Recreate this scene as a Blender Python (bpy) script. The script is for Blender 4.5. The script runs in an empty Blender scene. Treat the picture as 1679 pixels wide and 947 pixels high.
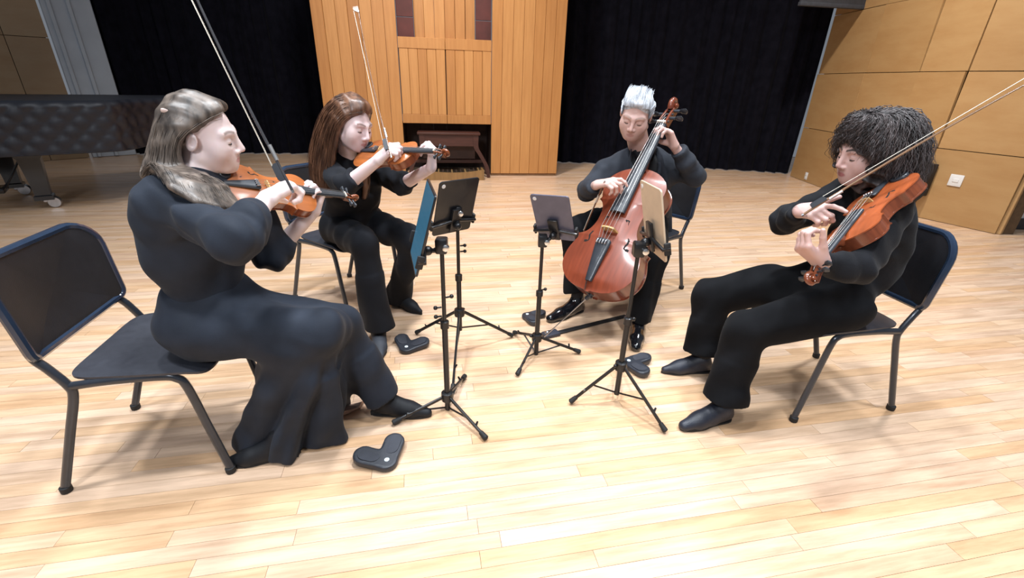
import bpy, bmesh, math, random
import numpy as np
from mathutils import Vector, Matrix

random.seed(7)
rng = np.random.default_rng(11)
PI = math.pi
R = math.radians
S = bpy.context.scene
COL = S.collection

# ---------------------------------------------------------------- camera
cam_d = bpy.data.cameras.new('camera')
cam = bpy.data.objects.new('camera', cam_d)
COL.objects.link(cam)
S.camera = cam
cam_d.sensor_fit = 'HORIZONTAL'
cam_d.sensor_width = 36.0
cam_d.lens = 36.0 * 745.0 / 1679.0
cam_d.clip_start = 0.02
cam.location = (0, 0, 1.34)
_fw = Vector((0, math.cos(R(24.6)), -math.sin(R(24.6))))
_r0 = Vector((1, 0, 0)); _u0 = _r0.cross(_fw)
_r = _r0 * math.cos(R(1.8)) + _u0 * math.sin(R(1.8)); _u = _r.cross(_fw)
cam.rotation_euler = Matrix((( _r.x, _u.x, -_fw.x), (_r.y, _u.y, -_fw.y), (_r.z, _u.z, -_fw.z))).to_euler()

# ---------------------------------------------------------------- world, lights, exposure
S.view_settings.view_transform = 'Standard'
S.view_settings.look = 'None'
S.view_settings.exposure = -1.0
S.view_settings.gamma = 1.0
S.view_settings.use_curve_mapping = False
w = bpy.data.worlds.new('hall'); S.world = w; w.use_nodes = True
w.node_tree.nodes['Background'].inputs[0].default_value = (0.80, 0.88, 1.0, 1)
w.node_tree.nodes['Background'].inputs[1].default_value = 0.42

def area(name, loc, target, size, power, color, spread=180):
    l = bpy.data.lights.new(name, 'AREA'); l.shape = 'DISK'; l.size = size; l.energy = power; l.color = color
    l.spread = R(spread)
    o = bpy.data.objects.new(name, l); COL.objects.link(o); o.location = loc
    o.rotation_euler = (Vector(target) - Vector(loc)).to_track_quat('-Z', 'Y').to_euler()
    return o
COOL = (0.90, 0.95, 1.0)
# stage downlights in the ceiling above the players
for i, (x, y, p) in enumerate([(-1.7, 0.6, 140), (1.7, 0.7, 140), (0.0, 2.4, 160), (-1.8, 2.7, 90), (2.3, 3.4, 130), (0.0, -0.6, 60)]):
    area('stage_downlight', (x, y, 5.2), (x * 0.85, y * 0.9 + 0.25, 0), 0.5, p, COOL, 115)
# house wash from the front of the hall
area('front_wash', (-1.2, -3.2, 4.2), (0.0, 2.0, 0.9), 1.0, 150, (0.88, 0.93, 1.0), 120)
# wash on the back of the stage and the side wall
area('back_wash', (-1.0, 4.2, 5.4), (-1.0, 7.6, 1.2), 0.6, 185, (1.0, 0.96, 0.91), 100)
area('side_wash', (2.2, 4.6, 5.2), (4.9, 5.8, 1.0), 0.35, 145, (1.0, 0.94, 0.87), 100)

# ---------------------------------------------------------------- materials
MATS = {}
def mat(name, col, rough=0.5, metal=0.0, var=0.0, scale=20.0, bump=0.0, bscale=60.0, coat=0.0, sheen=0.0, stretch=None, emit=0.0, spec=None, ecol=None):
    if name in MATS: return MATS[name]
    m = bpy.data.materials.new(name); m.use_nodes = True; MATS[name] = m
    nt = m.node_tree; N = nt.nodes; L = nt.links
    b = N['Principled BSDF']
    b.inputs['Base Color'].default_value = (*col, 1); b.inputs['Roughness'].default_value = rough
    b.inputs['Metallic'].default_value = metal
    if coat: b.inputs['Coat Weight'].default_value = coat; b.inputs['Coat Roughness'].default_value = 0.12
    if sheen: b.inputs['Sheen Weight'].default_value = sheen; b.inputs['Sheen Roughness'].default_value = 0.4
    if spec is not None: b.inputs['Specular IOR Level'].default_value = spec
    if emit:
        b.inputs['Emission Color'].default_value = (*(ecol or col), 1); b.inputs['Emission Strength'].default_value = emit
    if var or bump:
        tc = N.new('ShaderNodeTexCoord'); mp = N.new('ShaderNodeMapping')
        L.new(tc.outputs['Object'], mp.inputs['Vector'])
        if stretch: mp.inputs['Scale'].default_value = stretch
        nz = N.new('ShaderNodeTexNoise'); nz.inputs['Scale'].default_value = scale; nz.inputs['Detail'].default_value = 5
        L.new(mp.outputs['Vector'], nz.inputs['Vector'])
        if var:
            rp = N.new('ShaderNodeValToRGB')
            rp.color_ramp.elements[0].position = 0.3; rp.color_ramp.elements[1].position = 0.7
            rp.color_ramp.elements[0].color = (*[max(0, c * (1 - var)) for c in col], 1)
            rp.color_ramp.elements[1].color = (*[min(1, c * (1 + var)) for c in col], 1)
            L.new(nz.outputs['Fac'], rp.inputs['Fac']); L.new(rp.outputs['Color'], b.inputs['Base Color'])
        if bump:
            n2 = N.new('ShaderNodeTexNoise'); n2.inputs['Scale'].default_value = bscale; n2.inputs['Detail'].default_value = 4
            L.new(mp.outputs['Vector'], n2.inputs['Vector'])
            bp = N.new('ShaderNodeBump'); bp.inputs['Strength'].default_value = bump; bp.inputs['Distance'].default_value = 0.01
            L.new(n2.outputs['Fac'], bp.inputs['Height']); L.new(bp.outputs['Normal'], b.inputs['Normal'])
    return m

def wood_mat(name, stops, rough=0.4, grain=(3, 60, 3), coat=0.0, rot=0.0, gstr=0.25, world=True):
    """boards: one tone per piece (object random + 'tone' attribute), grain and mottling on top"""
    m = bpy.data.materials.new(name); m.use_nodes = True; MATS[name] = m
    nt = m.node_tree; N = nt.nodes; L = nt.links; b = N['Principled BSDF']
    oi = N.new('ShaderNodeObjectInfo'); at = N.new('ShaderNodeAttribute'); at.attribute_name = 'tone'
    ad = N.new('ShaderNodeMath'); ad.operation = 'ADD'; L.new(oi.outputs['Random'], ad.inputs[0]); L.new(at.outputs['Fac'], ad.inputs[1])
    fr = N.new('ShaderNodeMath'); fr.operation = 'FRACT'; L.new(ad.outputs[0], fr.inputs[0])
    rp = N.new('ShaderNodeValToRGB'); cr = rp.color_ramp
    while len(cr.elements) < len(stops): cr.elements.new(0.5)
    for e, (p, c) in zip(cr.elements, stops): e.position = p; e.color = (*c, 1)
    L.new(fr.outputs[0], rp.inputs['Fac'])
    ge = N.new('ShaderNodeNewGeometry'); vr = N.new('ShaderNodeVectorRotate'); vr.rotation_type = 'Z_AXIS'; vr.inputs['Angle'].default_value = -rot
    L.new(ge.outputs['Position'], vr.inputs['Vector'])
    mp = N.new('ShaderNodeMapping'); mp.inputs['Scale'].default_value = grain; L.new(vr.outputs['Vector'], mp.inputs['Vector'])
    sc = N.new('ShaderNodeVectorMath'); sc.operation = 'SCALE'; L.new(fr.outputs[0], sc.inputs[0]); sc.inputs['Scale'].default_value = 90
    cb = N.new('ShaderNodeCombineXYZ'); mu = N.new('ShaderNodeMath'); mu.operation = 'MULTIPLY'; mu.inputs[1].default_value = 90
    L.new(fr.outputs[0], mu.inputs[0]); L.new(mu.outputs[0], cb.inputs['Z'])
    av = N.new('ShaderNodeVectorMath'); L.new(mp.outputs['Vector'], av.inputs[0]); L.new(cb.outputs[0], av.inputs[1])
    nz = N.new('ShaderNodeTexNoise'); nz.inputs['Scale'].default_value = 1.0; nz.inputs['Detail'].default_value = 6; nz.inputs['Roughness'].default_value = 0.65
    L.new(av.outputs[0], nz.inputs['Vector'])
    r2 = N.new('ShaderNodeValToRGB'); r2.color_ramp.elements[0].position = 0.32; r2.color_ramp.elements[1].position = 0.62
    k = 1 - gstr; r2.color_ramp.elements[0].color = (k, k * 0.93, k * 0.86, 1); r2.color_ramp.elements[1].color = (1, 1, 1, 1)
    L.new(nz.outputs['Fac'], r2.inputs['Fac'])
    mx = N.new('ShaderNodeMix'); mx.data_type = 'RGBA'; mx.blend_type = 'MULTIPLY'; mx.inputs[0].default_value = 1.0
    L.new(rp.outputs['Color'], mx.inputs[6]); L.new(r2.outputs['Color'], mx.inputs[7]); L.new(mx.outputs[2], b.inputs['Base Color'])
    b.inputs['Roughness'].default_value = rough
    if coat: b.inputs['Coat Weight'].default_value = coat; b.inputs['Coat Roughness'].default_value = 0.15
    return m

def skin_mat(name, col, lip, hairc):
    """skin with lips, cheeks and brows from the 'lip','blush','brow' attributes"""
    m = bpy.data.materials.new(name); m.use_nodes = True
    N = m.node_tree.nodes; L = m.node_tree.links; b = N['Principled BSDF']
    prev = None
    nz = N.new('ShaderNodeTexNoise'); nz.inputs['Scale'].default_value = 14; nz.inputs['Detail'].default_value = 4
    tc = N.new('ShaderNodeTexCoord'); L.new(tc.outputs['Object'], nz.inputs['Vector'])
    mx = N.new('ShaderNodeMix'); mx.data_type = 'RGBA'; L.new(nz.outputs['Fac'], mx.inputs[0])
    mx.inputs[6].default_value = (col[0] * 0.93, col[1] * 0.86, col[2] * 0.86, 1); mx.inputs[7].default_value = (min(1, col[0] * 1.05), min(1, col[1] * 1.08), min(1, col[2] * 1.08), 1)
    prev = mx.outputs[2]
    for an, c in (('blush', (col[0] * 0.97, col[1] * 0.72, col[2] * 0.70)), ('lip', lip), ('brow', hairc)):
        a = N.new('ShaderNodeAttribute'); a.attribute_name = an
        x = N.new('ShaderNodeMix'); x.data_type = 'RGBA'; L.new(a.outputs['Fac'], x.inputs[0]); L.new(prev, x.inputs[6]); x.inputs[7].default_value = (*c, 1)
        prev = x.outputs[2]
    L.new(prev, b.inputs['Base Color']); b.inputs['Roughness'].default_value = 0.45
    b.inputs['Subsurface Weight'].default_value = 0.12; b.inputs['Subsurface Radius'].default_value = (0.02, 0.008, 0.004); b.inputs['Subsurface Scale'].default_value = 0.5
    return m

# ---------------------------------------------------------------- objects
def thing(name, label, cat, loc=(0, 0, 0), rotz=0.0, group=None):
    o = bpy.data.objects.new(name, None); COL.objects.link(o); o.empty_display_size = 0.1
    o.location = loc; o.rotation_euler = (0, 0, rotz)
    o['label'] = label; o['category'] = cat
    if group: o['group'] = group
    return o

def tag(o, label, cat, group=None):
    o['label'] = label; o['category'] = cat
    if group: o['group'] = group
    return o

def mesh(name, V, F, smooth=True, ang=None):
    me = bpy.data.meshes.new(name)
    V = np.asarray(V, float)
    me.from_pydata([tuple(v) for v in V], [], [tuple(int(i) for i in f) for f in F])
    me.update()
    if smooth:
        me.polygons.foreach_set('use_smooth', [True] * len(me.polygons))
        if ang: me.set_sharp_from_angle(angle=R(ang))
    return me

def mesh_np(name, V, Q):
    """fast path for all-quad meshes"""
    me = bpy.data.meshes.new(name); V = np.ascontiguousarray(V, np.float32); Q = np.ascontiguousarray(Q, np.int32)
    me.vertices.add(len(V)); me.vertices.foreach_set('co', V.ravel())
    me.loops.add(Q.size); me.loops.foreach_set('vertex_index', Q.ravel())
    me.polygons.add(len(Q)); me.polygons.foreach_set('loop_start', np.arange(len(Q), dtype=np.int32) * 4)
    me.polygons.foreach_set('use_smooth', np.ones(len(Q), bool))
    me.update(calc_edges=True); me.validate()
    return me

def part(name, vf, m, parent=None, smooth=True, ang=40, world=False, kind=None, label=None):
    """links one mesh object; world=True: vertices are world positions and the root of the parent chain is an unrotated empty"""
    if isinstance(vf, bpy.types.Mesh): me = vf
    else:
        V, F = vf; V = np.asarray(V, float)
        if world and parent is not None:
            p = parent
            while p.parent: p = p.parent
            V = V - np.array(p.location)
        me = mesh(name, V, F, smooth, ang)
    me.materials.clear(); me.materials.append(m)
    o = bpy.data.objects.new(name, me); COL.objects.link(o)
    if parent is not None: o.parent = parent
    if kind: o['kind'] = kind
    if label: o['label'] = label
    return o

def place(root, X, Zn, T):
    """root frame: x along X, z close to Zn, origin T"""
    X = Vector(X).normalized(); Zn = Vector(Zn); Y = Zn.cross(X).normalized(); Zz = X.cross(Y)
    M = Matrix(((X.x, Y.x, Zz.x, T[0]), (X.y, Y.y, Zz.y, T[1]), (X.z, Y.z, Zz.z, T[2]), (0, 0, 0, 1)))
    root.matrix_world = M
    return M

# ---------------------------------------------------------------- shapes -> (V, F)
def join(*parts):
    V = []; F = []
    for v, f in parts:
        n = len(V); V.extend([tuple(p) for p in v]); F.extend([tuple(i + n for i in q) for q in f])
    return V, F

def box(c, s, rz=0.0):
    x, y, z = s[0] / 2, s[1] / 2, s[2] / 2; ca, sa = math.cos(rz), math.sin(rz)
    V = []
    for dz in (-z, z):
        for dx, dy in ((-x, -y), (x, -y), (x, y), (-x, y)):
            V.append((c[0] + dx * ca - dy * sa, c[1] + dx * sa + dy * ca, c[2] + dz))
    return V, [(3, 2, 1, 0), (4, 5, 6, 7), (0, 1, 5, 4), (1, 2, 6, 5), (2, 3, 7, 6), (3, 0, 4, 7)]

def rbox(c, s, r=0.01, seg=2, rz=0.0):
    bm = bmesh.new(); bmesh.ops.create_cube(bm, size=1.0)
    for v in bm.verts: v.co = Vector((v.co.x * s[0], v.co.y * s[1], v.co.z * s[2]))
    bmesh.ops.bevel(bm, geom=list(bm.edges), offset=r, segments=seg, affect='EDGES', profile=0.5)
    ca, sa = math.cos(rz), math.sin(rz)
    V = [(c[0] + v.co.x * ca - v.co.y * sa, c[1] + v.co.x * sa + v.co.y * ca, c[2] + v.co.z) for v in bm.verts]
    bm.verts.index_update(); F = [tuple(v.index for v in f.verts) for f in bm.faces]; bm.free()
    return V, F

def xf(vf, M):
    M = Matrix(M); return [tuple(M @ Vector(v)) for v in vf[0]], vf[1]

def frames(P):
    P = [Vector(p) for p in P]; n = len(P); T = []
    for i in range(n):
        a = P[max(0, i - 1)]; b = P[min(n - 1, i + 1)]; t = b - a
        T.append(t.normalized() if t.length > 1e-9 else Vector((0, 0, 1)))
    ref = Vector((0, 0, 1)) if abs(T[0].z) < 0.9 else Vector((1, 0, 0))
    u = (ref - T[0] * ref.dot(T[0])).normalized(); out = []
    for i in range(n):
        u = u - T[i] * u.dot(T[i]); u = u.normalized() if u.length > 1e-6 else Vector((1, 0, 0)); out.append((P[i], T[i], u, T[i].cross(u)))
    return out

def tube(P, r, n=8, flat=1.0, cap=True):
    """r: number or list; flat squeezes the second axis"""
    fr = frames(P); V = []; F = []; m = len(fr)
    rr = r if isinstance(r, (list, tuple, np.ndarray)) else [r] * m
    for (p, t, u, v), q in zip(fr, rr):
        for k in range(n):
            a = 2 * PI * k / n; V.append(tuple(p + u * (math.cos(a) * q) + v * (math.sin(a) * q * flat)))
    for i in range(m - 1):
        for k in range(n): F.append((i * n + k, i * n + (k + 1) % n, (i + 1) * n + (k + 1) % n, (i + 1) * n + k))
    if cap: F.append(tuple(range(n - 1, -1, -1))); F.append(tuple((m - 1) * n + k for k in range(n)))
    return V, F

def loft(rings, closed=True, cap=True):
    V = [tuple(p) for r in rings for p in r]; n = len(rings[0]); F = []
    for i in range(len(rings) - 1):
        for k in range(n if closed else n - 1): F.append((i * n + k, i * n + (k + 1) % n, (i + 1) * n + (k + 1) % n, (i + 1) * n + k))
    if cap and closed: F.append(tuple(range(n - 1, -1, -1))); F.append(tuple((len(rings) - 1) * n + k for k in range(n)))
    return V, F

def lathe(prof, n=20, c=(0, 0, 0)):
    return loft([[(c[0] + r * math.cos(2 * PI * k / n), c[1] + r * math.sin(2 * PI * k / n), c[2] + z) for k in range(n)] for r, z in prof])

def prism(out, z0, z1, bev=0.0):
    """outline list of (x, y), counter-clockwise"""
    if bev:
        c = np.mean(np.array(out), 0)
        ins = [tuple(np.array(p) + (c - np.array(p)) / max(1e-6, np.linalg.norm(c - np.array(p))) * bev) for p in out]
        return loft([[(x, y, z0) for x, y in ins], [(x, y, z0 + bev) for x, y in out], [(x, y, z1 - bev) for x, y in out], [(x, y, z1) for x, y in ins]])
    return loft([[(x, y, z0) for x, y in out], [(x, y, z1) for x, y in out]])

def rrect(w_, h_, r, n=5):
    out = []
    for cx_, cy_, a0 in ((w_ / 2 - r, h_ / 2 - r, 0), (-w_ / 2 + r, h_ / 2 - r, 90), (-w_ / 2 + r, -h_ / 2 + r, 180), (w_ / 2 - r, -h_ / 2 + r, 270)):
        for k in range(n + 1):
            a = R(a0 + 90 * k / n); out.append((cx_ + r * math.cos(a), cy_ + r * math.sin(a)))
    return out

def ball(c, r, n=12, m=8):
    r = r if isinstance(r, (tuple, list)) else (r, r, r)
    return loft([[(c[0] + r[0] * math.sin(t) * math.cos(2 * PI * k / n), c[1] + r[1] * math.sin(t) * math.sin(2 * PI * k / n), c[2] - r[2] * math.cos(t)) for k in range(n)] for t in np.linspace(0.08, PI - 0.08, m)])

def spline(P, n=8):
    """Catmull-Rom through points of any dimension"""
    P = [np.array(p, float) for p in P]; Q = [2 * P[0] - P[1]] + P + [2 * P[-1] - P[-2]]; out = []
    for i in range(1, len(Q) - 2):
        a, b, c, d = Q[i - 1:i + 3]
        for k in range(n):
            t = k / n; out.append(0.5 * ((2 * b) + (c - a) * t + (2 * a - 5 * b + 4 * c - d) * t * t + (3 * b - a - 3 * c + d) * t ** 3))
    out.append(P[-1]); return out

# ---------------------------------------------------------------- signed-distance modelling (bodies, clothes, hair, shoes)
class Field:
    def __init__(s): s.ops = []
    def _add(s, fn, lo, hi, k, mode): s.ops.append((fn, np.asarray(lo, float), np.asarray(hi, float), k, mode)); return s
    def cone(s, a, b, ra, rb, k=0.02, mode='u'):
        a = np.array(a, float); b = np.array(b, float); r = max(ra, rb)
        ba = b - a; l2 = max(ba @ ba, 1e-9); rr = ra - rb; a2 = max(l2 - rr * rr, 1e-9); il2 = 1 / l2
        def fn(x, y, z):
            px, py, pz = x - a[0], y - a[1], z - a[2]
            yy = px * ba[0] + py * ba[1] + pz * ba[2]; zz = yy - l2
            vx, vy, vz = px * l2 - ba[0] * yy, py * l2 - ba[1] * yy, pz * l2 - ba[2] * yy
            x2 = vx * vx + vy * vy + vz * vz; y2 = yy * yy * l2; z2 = zz * zz * l2
            kk = np.sign(rr) * rr * rr * x2
            d = (np.sqrt(x2 * a2 * il2) + yy * rr) * il2 - ra
            d = np.where(np.sign(zz) * a2 * z2 > kk, np.sqrt(x2 + z2) * il2 - rb, d)
            d = np.where(np.sign(yy) * a2 * y2 < kk, np.sqrt(x2 + y2) * il2 - ra, d)
            return d
        return s._add(fn, np.minimum(a, b) - r, np.maximum(a, b) + r, k, mode)
    def chain(s, pts, rs, k=0.02):
        for i in range(len(pts) - 1): s.cone(pts[i], pts[i + 1], rs[i], rs[i + 1], k)
        return s
    def ell(s, c, r, M=None, k=0.02, mode='u'):
        """ellipsoid; M columns are its axes"""
        c = np.array(c, float); r = np.array(r, float); M = np.eye(3) if M is None else np.asarray(M, float)
        def fn(x, y, z):
            px, py, pz = x - c[0], y - c[1], z - c[2]
            q = [(px * M[0, i] + py * M[1, i] + pz * M[2, i]) / r[i] for i in range(3)]
            k0 = np.sqrt(q[0] ** 2 + q[1] ** 2 + q[2] ** 2); k1 = np.sqrt((q[0] / r[0]) ** 2 + (q[1] / r[1]) ** 2 + (q[2] / r[2]) ** 2)
            return k0 * (k0 - 1) / np.maximum(k1, 1e-6)
        e = np.sqrt(((M * r) ** 2).sum(1)); return s._add(fn, c - e, c + e, k, mode)
    def ccone(s, a, b, ra, rb, k=0.02, flat=None, M=None):
        """cone with flat ends (sleeves, trouser legs); open look at the cuff"""
        a = np.array(a, float); b = np.array(b, float); L_ = np.linalg.norm(b - a); d_ = (b - a) / L_; r = max(ra, rb)
        def fn(x, y, z):
            px, py, pz = x - a[0], y - a[1], z - a[2]
            t = px * d_[0] + py * d_[1] + pz * d_[2]
            rad = np.sqrt(np.maximum((px - t * d_[0]) ** 2 + (py - t * d_[1]) ** 2 + (pz - t * d_[2]) ** 2, 0))
            rt = ra + (rb - ra) * np.clip(t / L_, 0, 1)
            q = rad - rt; e = np.abs(t - L_ / 2) - L_ / 2
            return np.minimum(np.maximum(q, e), 0) + np.sqrt(np.maximum(q, 0) ** 2 + np.maximum(e, 0) ** 2)
        return s._add(fn, np.minimum(a, b) - r, np.maximum(a, b) + r, k, 'u')
    def plane(s, p, n, lo, hi):
        """removes what lies on the +n side of p inside the box"""
        p = np.array(p, float); n = np.array(n, float); n /= np.linalg.norm(n)
        return s._add(lambda x, y, z: -((x - p[0]) * n[0] + (y - p[1]) * n[1] + (z - p[2]) * n[2]), lo, hi, 0.0, 's')
    def disp(s, fn, lo, hi): s.ops.append((fn, np.asarray(lo, float), np.asarray(hi, float), 0.0, 'd')); return s
    def bounds(s):
        o = [q for q in s.ops if q[4] == 'u']
        return np.min([q[1] for q in o], 0), np.max([q[2] for q in o], 0)
    def mesh(s, h, lo=None, hi=None, off=0.0):
        L0, H0 = s.bounds(); lo = L0 - 4 * h if lo is None else np.maximum(np.asarray(lo, float), L0 - 4 * h); hi = H0 + 4 * h if hi is None else np.minimum(np.asarray(hi, float), H0 + 4 * h)
        n = np.maximum(np.ceil((hi - lo) / h).astype(int) + 1, 3)
        D = np.full(n, 0.2, np.float32); ax = [lo[i] + h * np.arange(n[i]) for i in range(3)]
        for fn, bl, bh, k, mode in s.ops:
            mg = k + 3 * h + 0.004 if mode != 'd' else 0.0
            i0 = np.clip(np.floor((bl - mg - lo) / h).astype(int), 0, n); i1 = np.clip(np.ceil((bh + mg - lo) / h).astype(int) + 1, 0, n)
            if np.any(i1 <= i0): continue
            sl = tuple(slice(i0[i], i1[i]) for i in range(3))
            X = ax[0][sl[0]][:, None, None]; Y_ = ax[1][sl[1]][None, :, None]; Z_ = ax[2][sl[2]][None, None, :]
            cur = D[sl]
            if mode == 'd':
                mk = np.abs(cur) < 0.05
                if mk.any():
                    ii = np.nonzero(mk); q = [ax[j][sl[j]][ii[j]] for j in range(3)]; v = fn(*q)
                    for j in range(3): v = v * np.clip((q[j] - bl[j]) / 0.06, 0, 1) * np.clip((bh[j] - q[j]) / 0.06, 0, 1)
                    cur[mk] += v.astype(np.float32)
                continue
            d = fn(X, Y_, Z_).astype(np.float32)
            if mode == 'u':
                if k > 0:
                    hh = np.maximum(k - np.abs(cur - d), 0) / k; D[sl] = np.minimum(cur, d) - hh * hh * k * 0.25
                else: D[sl] = np.minimum(cur, d)
            elif mode == 's':
                if k > 0:
                    e = -d; hh = np.maximum(k - np.abs(cur - e), 0) / k; D[sl] = np.maximum(cur, e) + hh * hh * k * 0.25
                else: D[sl] = np.maximum(cur, -d)
        if off: D -= off
        return nets(D, lo, h)

def nets(D, lo, h):
    """surface nets: (V, quads)"""
    I = D < 0
    c = np.zeros(np.array(D.shape) - 1, np.int8)
    for dx in (0, 1):
        for dy in (0, 1):
            for dz in (0, 1): c += I[dx:D.shape[0] - 1 + dx, dy:D.shape[1] - 1 + dy, dz:D.shape[2] - 1 + dz]
    act = (c > 0) & (c < 8); ii = np.array(np.nonzero(act)).T
    if len(ii) == 0: return np.zeros((0, 3)), np.zeros((0, 4), int)
    idx = np.full(act.shape, -1, np.int32); idx[act] = np.arange(len(ii))
    acc = np.zeros((len(ii), 3)); cnt = np.zeros(len(ii))
    cor = [(0, 0, 0), (1, 0, 0), (0, 1, 0), (1, 1, 0), (0, 0, 1), (1, 0, 1), (0, 1, 1), (1, 1, 1)]
    val = [D[ii[:, 0] + a, ii[:, 1] + b, ii[:, 2] + c_] for a, b, c_ in cor]
    for a, b in ((0, 1), (2, 3), (4, 5), (6, 7), (0, 2), (1, 3), (4, 6), (5, 7), (0, 4), (1, 5), (2, 6), (3, 7)):
        va, vb = val[a], val[b]; m = (va < 0) != (vb < 0); t = np.where(m, va / np.where(m, va - vb, 1), 0)
        pa = np.array(cor[a], float); pb = np.array(cor[b], float)
        acc += np.where(m[:, None], pa + (pb - pa) * t[:, None], 0); cnt += m
    V = lo + h * (ii + acc / cnt[:, None])
    Q = []
    for d in range(3):
        e, g = (d + 1) % 3, (d + 2) % 3
        sa = [slice(None)] * 3; sb = [slice(None)] * 3; sa[d] = slice(0, -1); sb[d] = slice(1, None)
        A = I[tuple(sa)]; B = I[tuple(sb)]; ch = A != B
        jj = np.array(np.nonzero(ch)).T
        ok = (jj[:, e] > 0) & (jj[:, g] > 0) & (jj[:, e] < D.shape[e] - 1) & (jj[:, g] < D.shape[g] - 1); jj = jj[ok]
        if len(jj) == 0: continue
        ins = A[tuple(jj.T)]
        def at_(oe, og):
            q = jj.copy(); q[:, e] -= oe; q[:, g] -= og; return idx[tuple(q.T)]
        q = np.stack([at_(1, 1), at_(0, 1), at_(0, 0), at_(1, 0)], 1)
        q[~ins] = q[~ins][:, ::-1]; Q.append(q)
    return V, np.concatenate(Q)

def fmesh(name, pieces, root):
    """pieces: list of (V, Q) in world space joined into one mesh around root.location"""
    V = []; Q = []; n = 0
    for v, q in pieces:
        if len(v) == 0: continue
        V.append(v); Q.append(q + n); n += len(v)
    V = np.concatenate(V); Q = np.concatenate(Q)
    return mesh_np(name, V - np.array(root.location), Q), V

def folds(amp, freq, seed, n=5, axis=None, squash=0.3):
    """cloth wrinkles: a few sines; they run along axis when one is given"""
    g = np.random.default_rng(seed); K = g.normal(size=(n, 3)); 
    if axis is not None:
        a = np.array(axis, float); a /= np.linalg.norm(a); K = K - np.outer(K @ a, a) * (1 - squash)
    K = K / np.linalg.norm(K, axis=1)[:, None] * freq * g.uniform(0.6, 1.5, n)[:, None]; ph = g.uniform(0, 6.28, n); A = amp * g.uniform(0.5, 1, n)
    def fn(x, y, z):
        w1 = 0.6 * np.sin(9 * x + 3 * z + seed) + 0.6 * np.sin(8 * y - 6 * z)
        return sum(A[i] * np.sin(K[i, 0] * x + K[i, 1] * y + K[i, 2] * z + ph[i] + w1) for i in range(n))
    return fn

# ================================================================ the setting
def struct(o): o['kind'] = 'structure'; return o
PL = R(11.5)                                            # the boards run at this angle to the view
maple = wood_mat('maple_boards', [(0.0, (0.71, 0.45, 0.26)), (0.18, (0.73, 0.485, 0.30)), (0.40, (0.76, 0.525, 0.345)), (0.62, (0.745, 0.53, 0.38)), (0.80, (0.77, 0.555, 0.395)), (0.92, (0.715, 0.49, 0.345)), (1.0, (0.68, 0.43, 0.265))], rough=0.30, grain=(2.6, 26, 2), rot=PL, gstr=0.30)
gapm = mat('floor_joint', (0.16, 0.09, 0.04), 0.8, var=0.2)
floor = struct(part('floor', box((0, 4.0, -0.06), (22, 13, 0.08)), gapm, None, smooth=False))
pw = 0.0575
ca, sa = math.cos(PL), math.sin(PL)
def onb(a, b): return a * ca - b * sa, a * sa + b * ca
unit = mesh('plank', *box((0, 0, -0.0105), (1, pw - 0.0011, 0.019)), smooth=False); unit.materials.append(maple)
cand = []; rest = []
prr = random.Random(3)
for r_ in range(-60, 210):
    b = r_ * pw; a = -12.5 + prr.uniform(0, 1.0)
    while a < 12.5:
        L_ = prr.choice((0.55, 0.7, 0.85, 1.0, 1.2, 1.45)); x, y = onb(a + L_ / 2, b)
        if -10.8 < x < 10.8 and -2.3 < y < 10.3:
            d = y * math.cos(R(24.6)) + 1.34 * math.sin(R(24.6)); vis = y > 0.62 and abs(x) - L_ / 2 < d * 1.18
            (cand if vis and y < 3.2 else rest).append((a + L_ / 2, b, L_, x, y))
        a += L_
cand.sort(key=lambda q: q[4]); rest += cand[296:]
for i, (a, b, L_, x, y) in enumerate(cand[:296]):
    o = bpy.data.objects.new('plank', unit); COL.objects.link(o); o.parent = floor
    o.location = (x, y, prr.uniform(-0.0004, 0)); o.rotation_euler = (0, 0, PL); o.scale = (L_ - 0.0012, 1, 1)
V = []; F = []; tone = []
for a, b, L_, x, y in rest:
    n = len(V); z = prr.uniform(-0.0014, -0.001); hw = pw / 2 - 0.0006; t = prr.random()
    for da, db in ((-L_ / 2 + 0.0008, -hw), (L_ / 2 - 0.0008, -hw), (L_ / 2 - 0.0008, hw), (-L_ / 2 + 0.0008, hw)):
        V.append((*onb(a + da, b + db), z))
    for da, db in ((-L_ / 2, -hw), (L_ / 2, -hw), (L_ / 2, hw), (-L_ / 2, hw)):
        V.append((*onb(a + da, b + db), z - 0.015))
    F += [(n, n + 1, n + 2, n + 3), (n + 4, n + 5, n + 1, n), (n + 6, n + 7, n + 3, n + 2)]; tone += [t] * 3
rp_ = part('far_planks', (V, F), maple, floor, smooth=False, kind='stuff')
at_ = rp_.data.attributes.new('tone', 'FLOAT', 'FACE'); at_.data.foreach_set('value', tone)

# ---- wooden case in the middle of the back wall, board by board
CA = R(9); cex = np.array([math.cos(CA), math.sin(CA), 0]); cey = np.array([-math.sin(CA), math.cos(CA), 0]); cor0 = np.array([0.640, 7.258, 0])
case_wood = wood_mat('case_boards', [(0.0, (0.46, 0.205, 0.060)), (0.3, (0.52, 0.245, 0.078)), (0.6, (0.56, 0.275, 0.092)), (0.85, (0.50, 0.23, 0.070)), (1.0, (0.43, 0.19, 0.056))], rough=0.42, grain=(30, 30, 1.6), rot=CA, gstr=0.16)
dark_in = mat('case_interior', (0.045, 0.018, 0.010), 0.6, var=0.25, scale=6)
wb = bpy.data.objects.new('wall_back', None); COL.objects.link(wb); wb.location = tuple(cor0); wb.rotation_euler = (0, 0, CA); struct(wb)
def cb(name, u0, u1, z0, z1, w0, w1, m=case_wood, bev=0.003, parent=wb):
    """board in the case frame: u along the wall (right edge = 0, left is negative), w towards the hall is negative"""
    return part(name, rbox(((u0 + u1) / 2, (w0 + w1) / 2, (z0 + z1) / 2), (u1 - u0, w1 - w0, z1 - z0), bev, 1), m, parent, ang=30)
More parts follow.
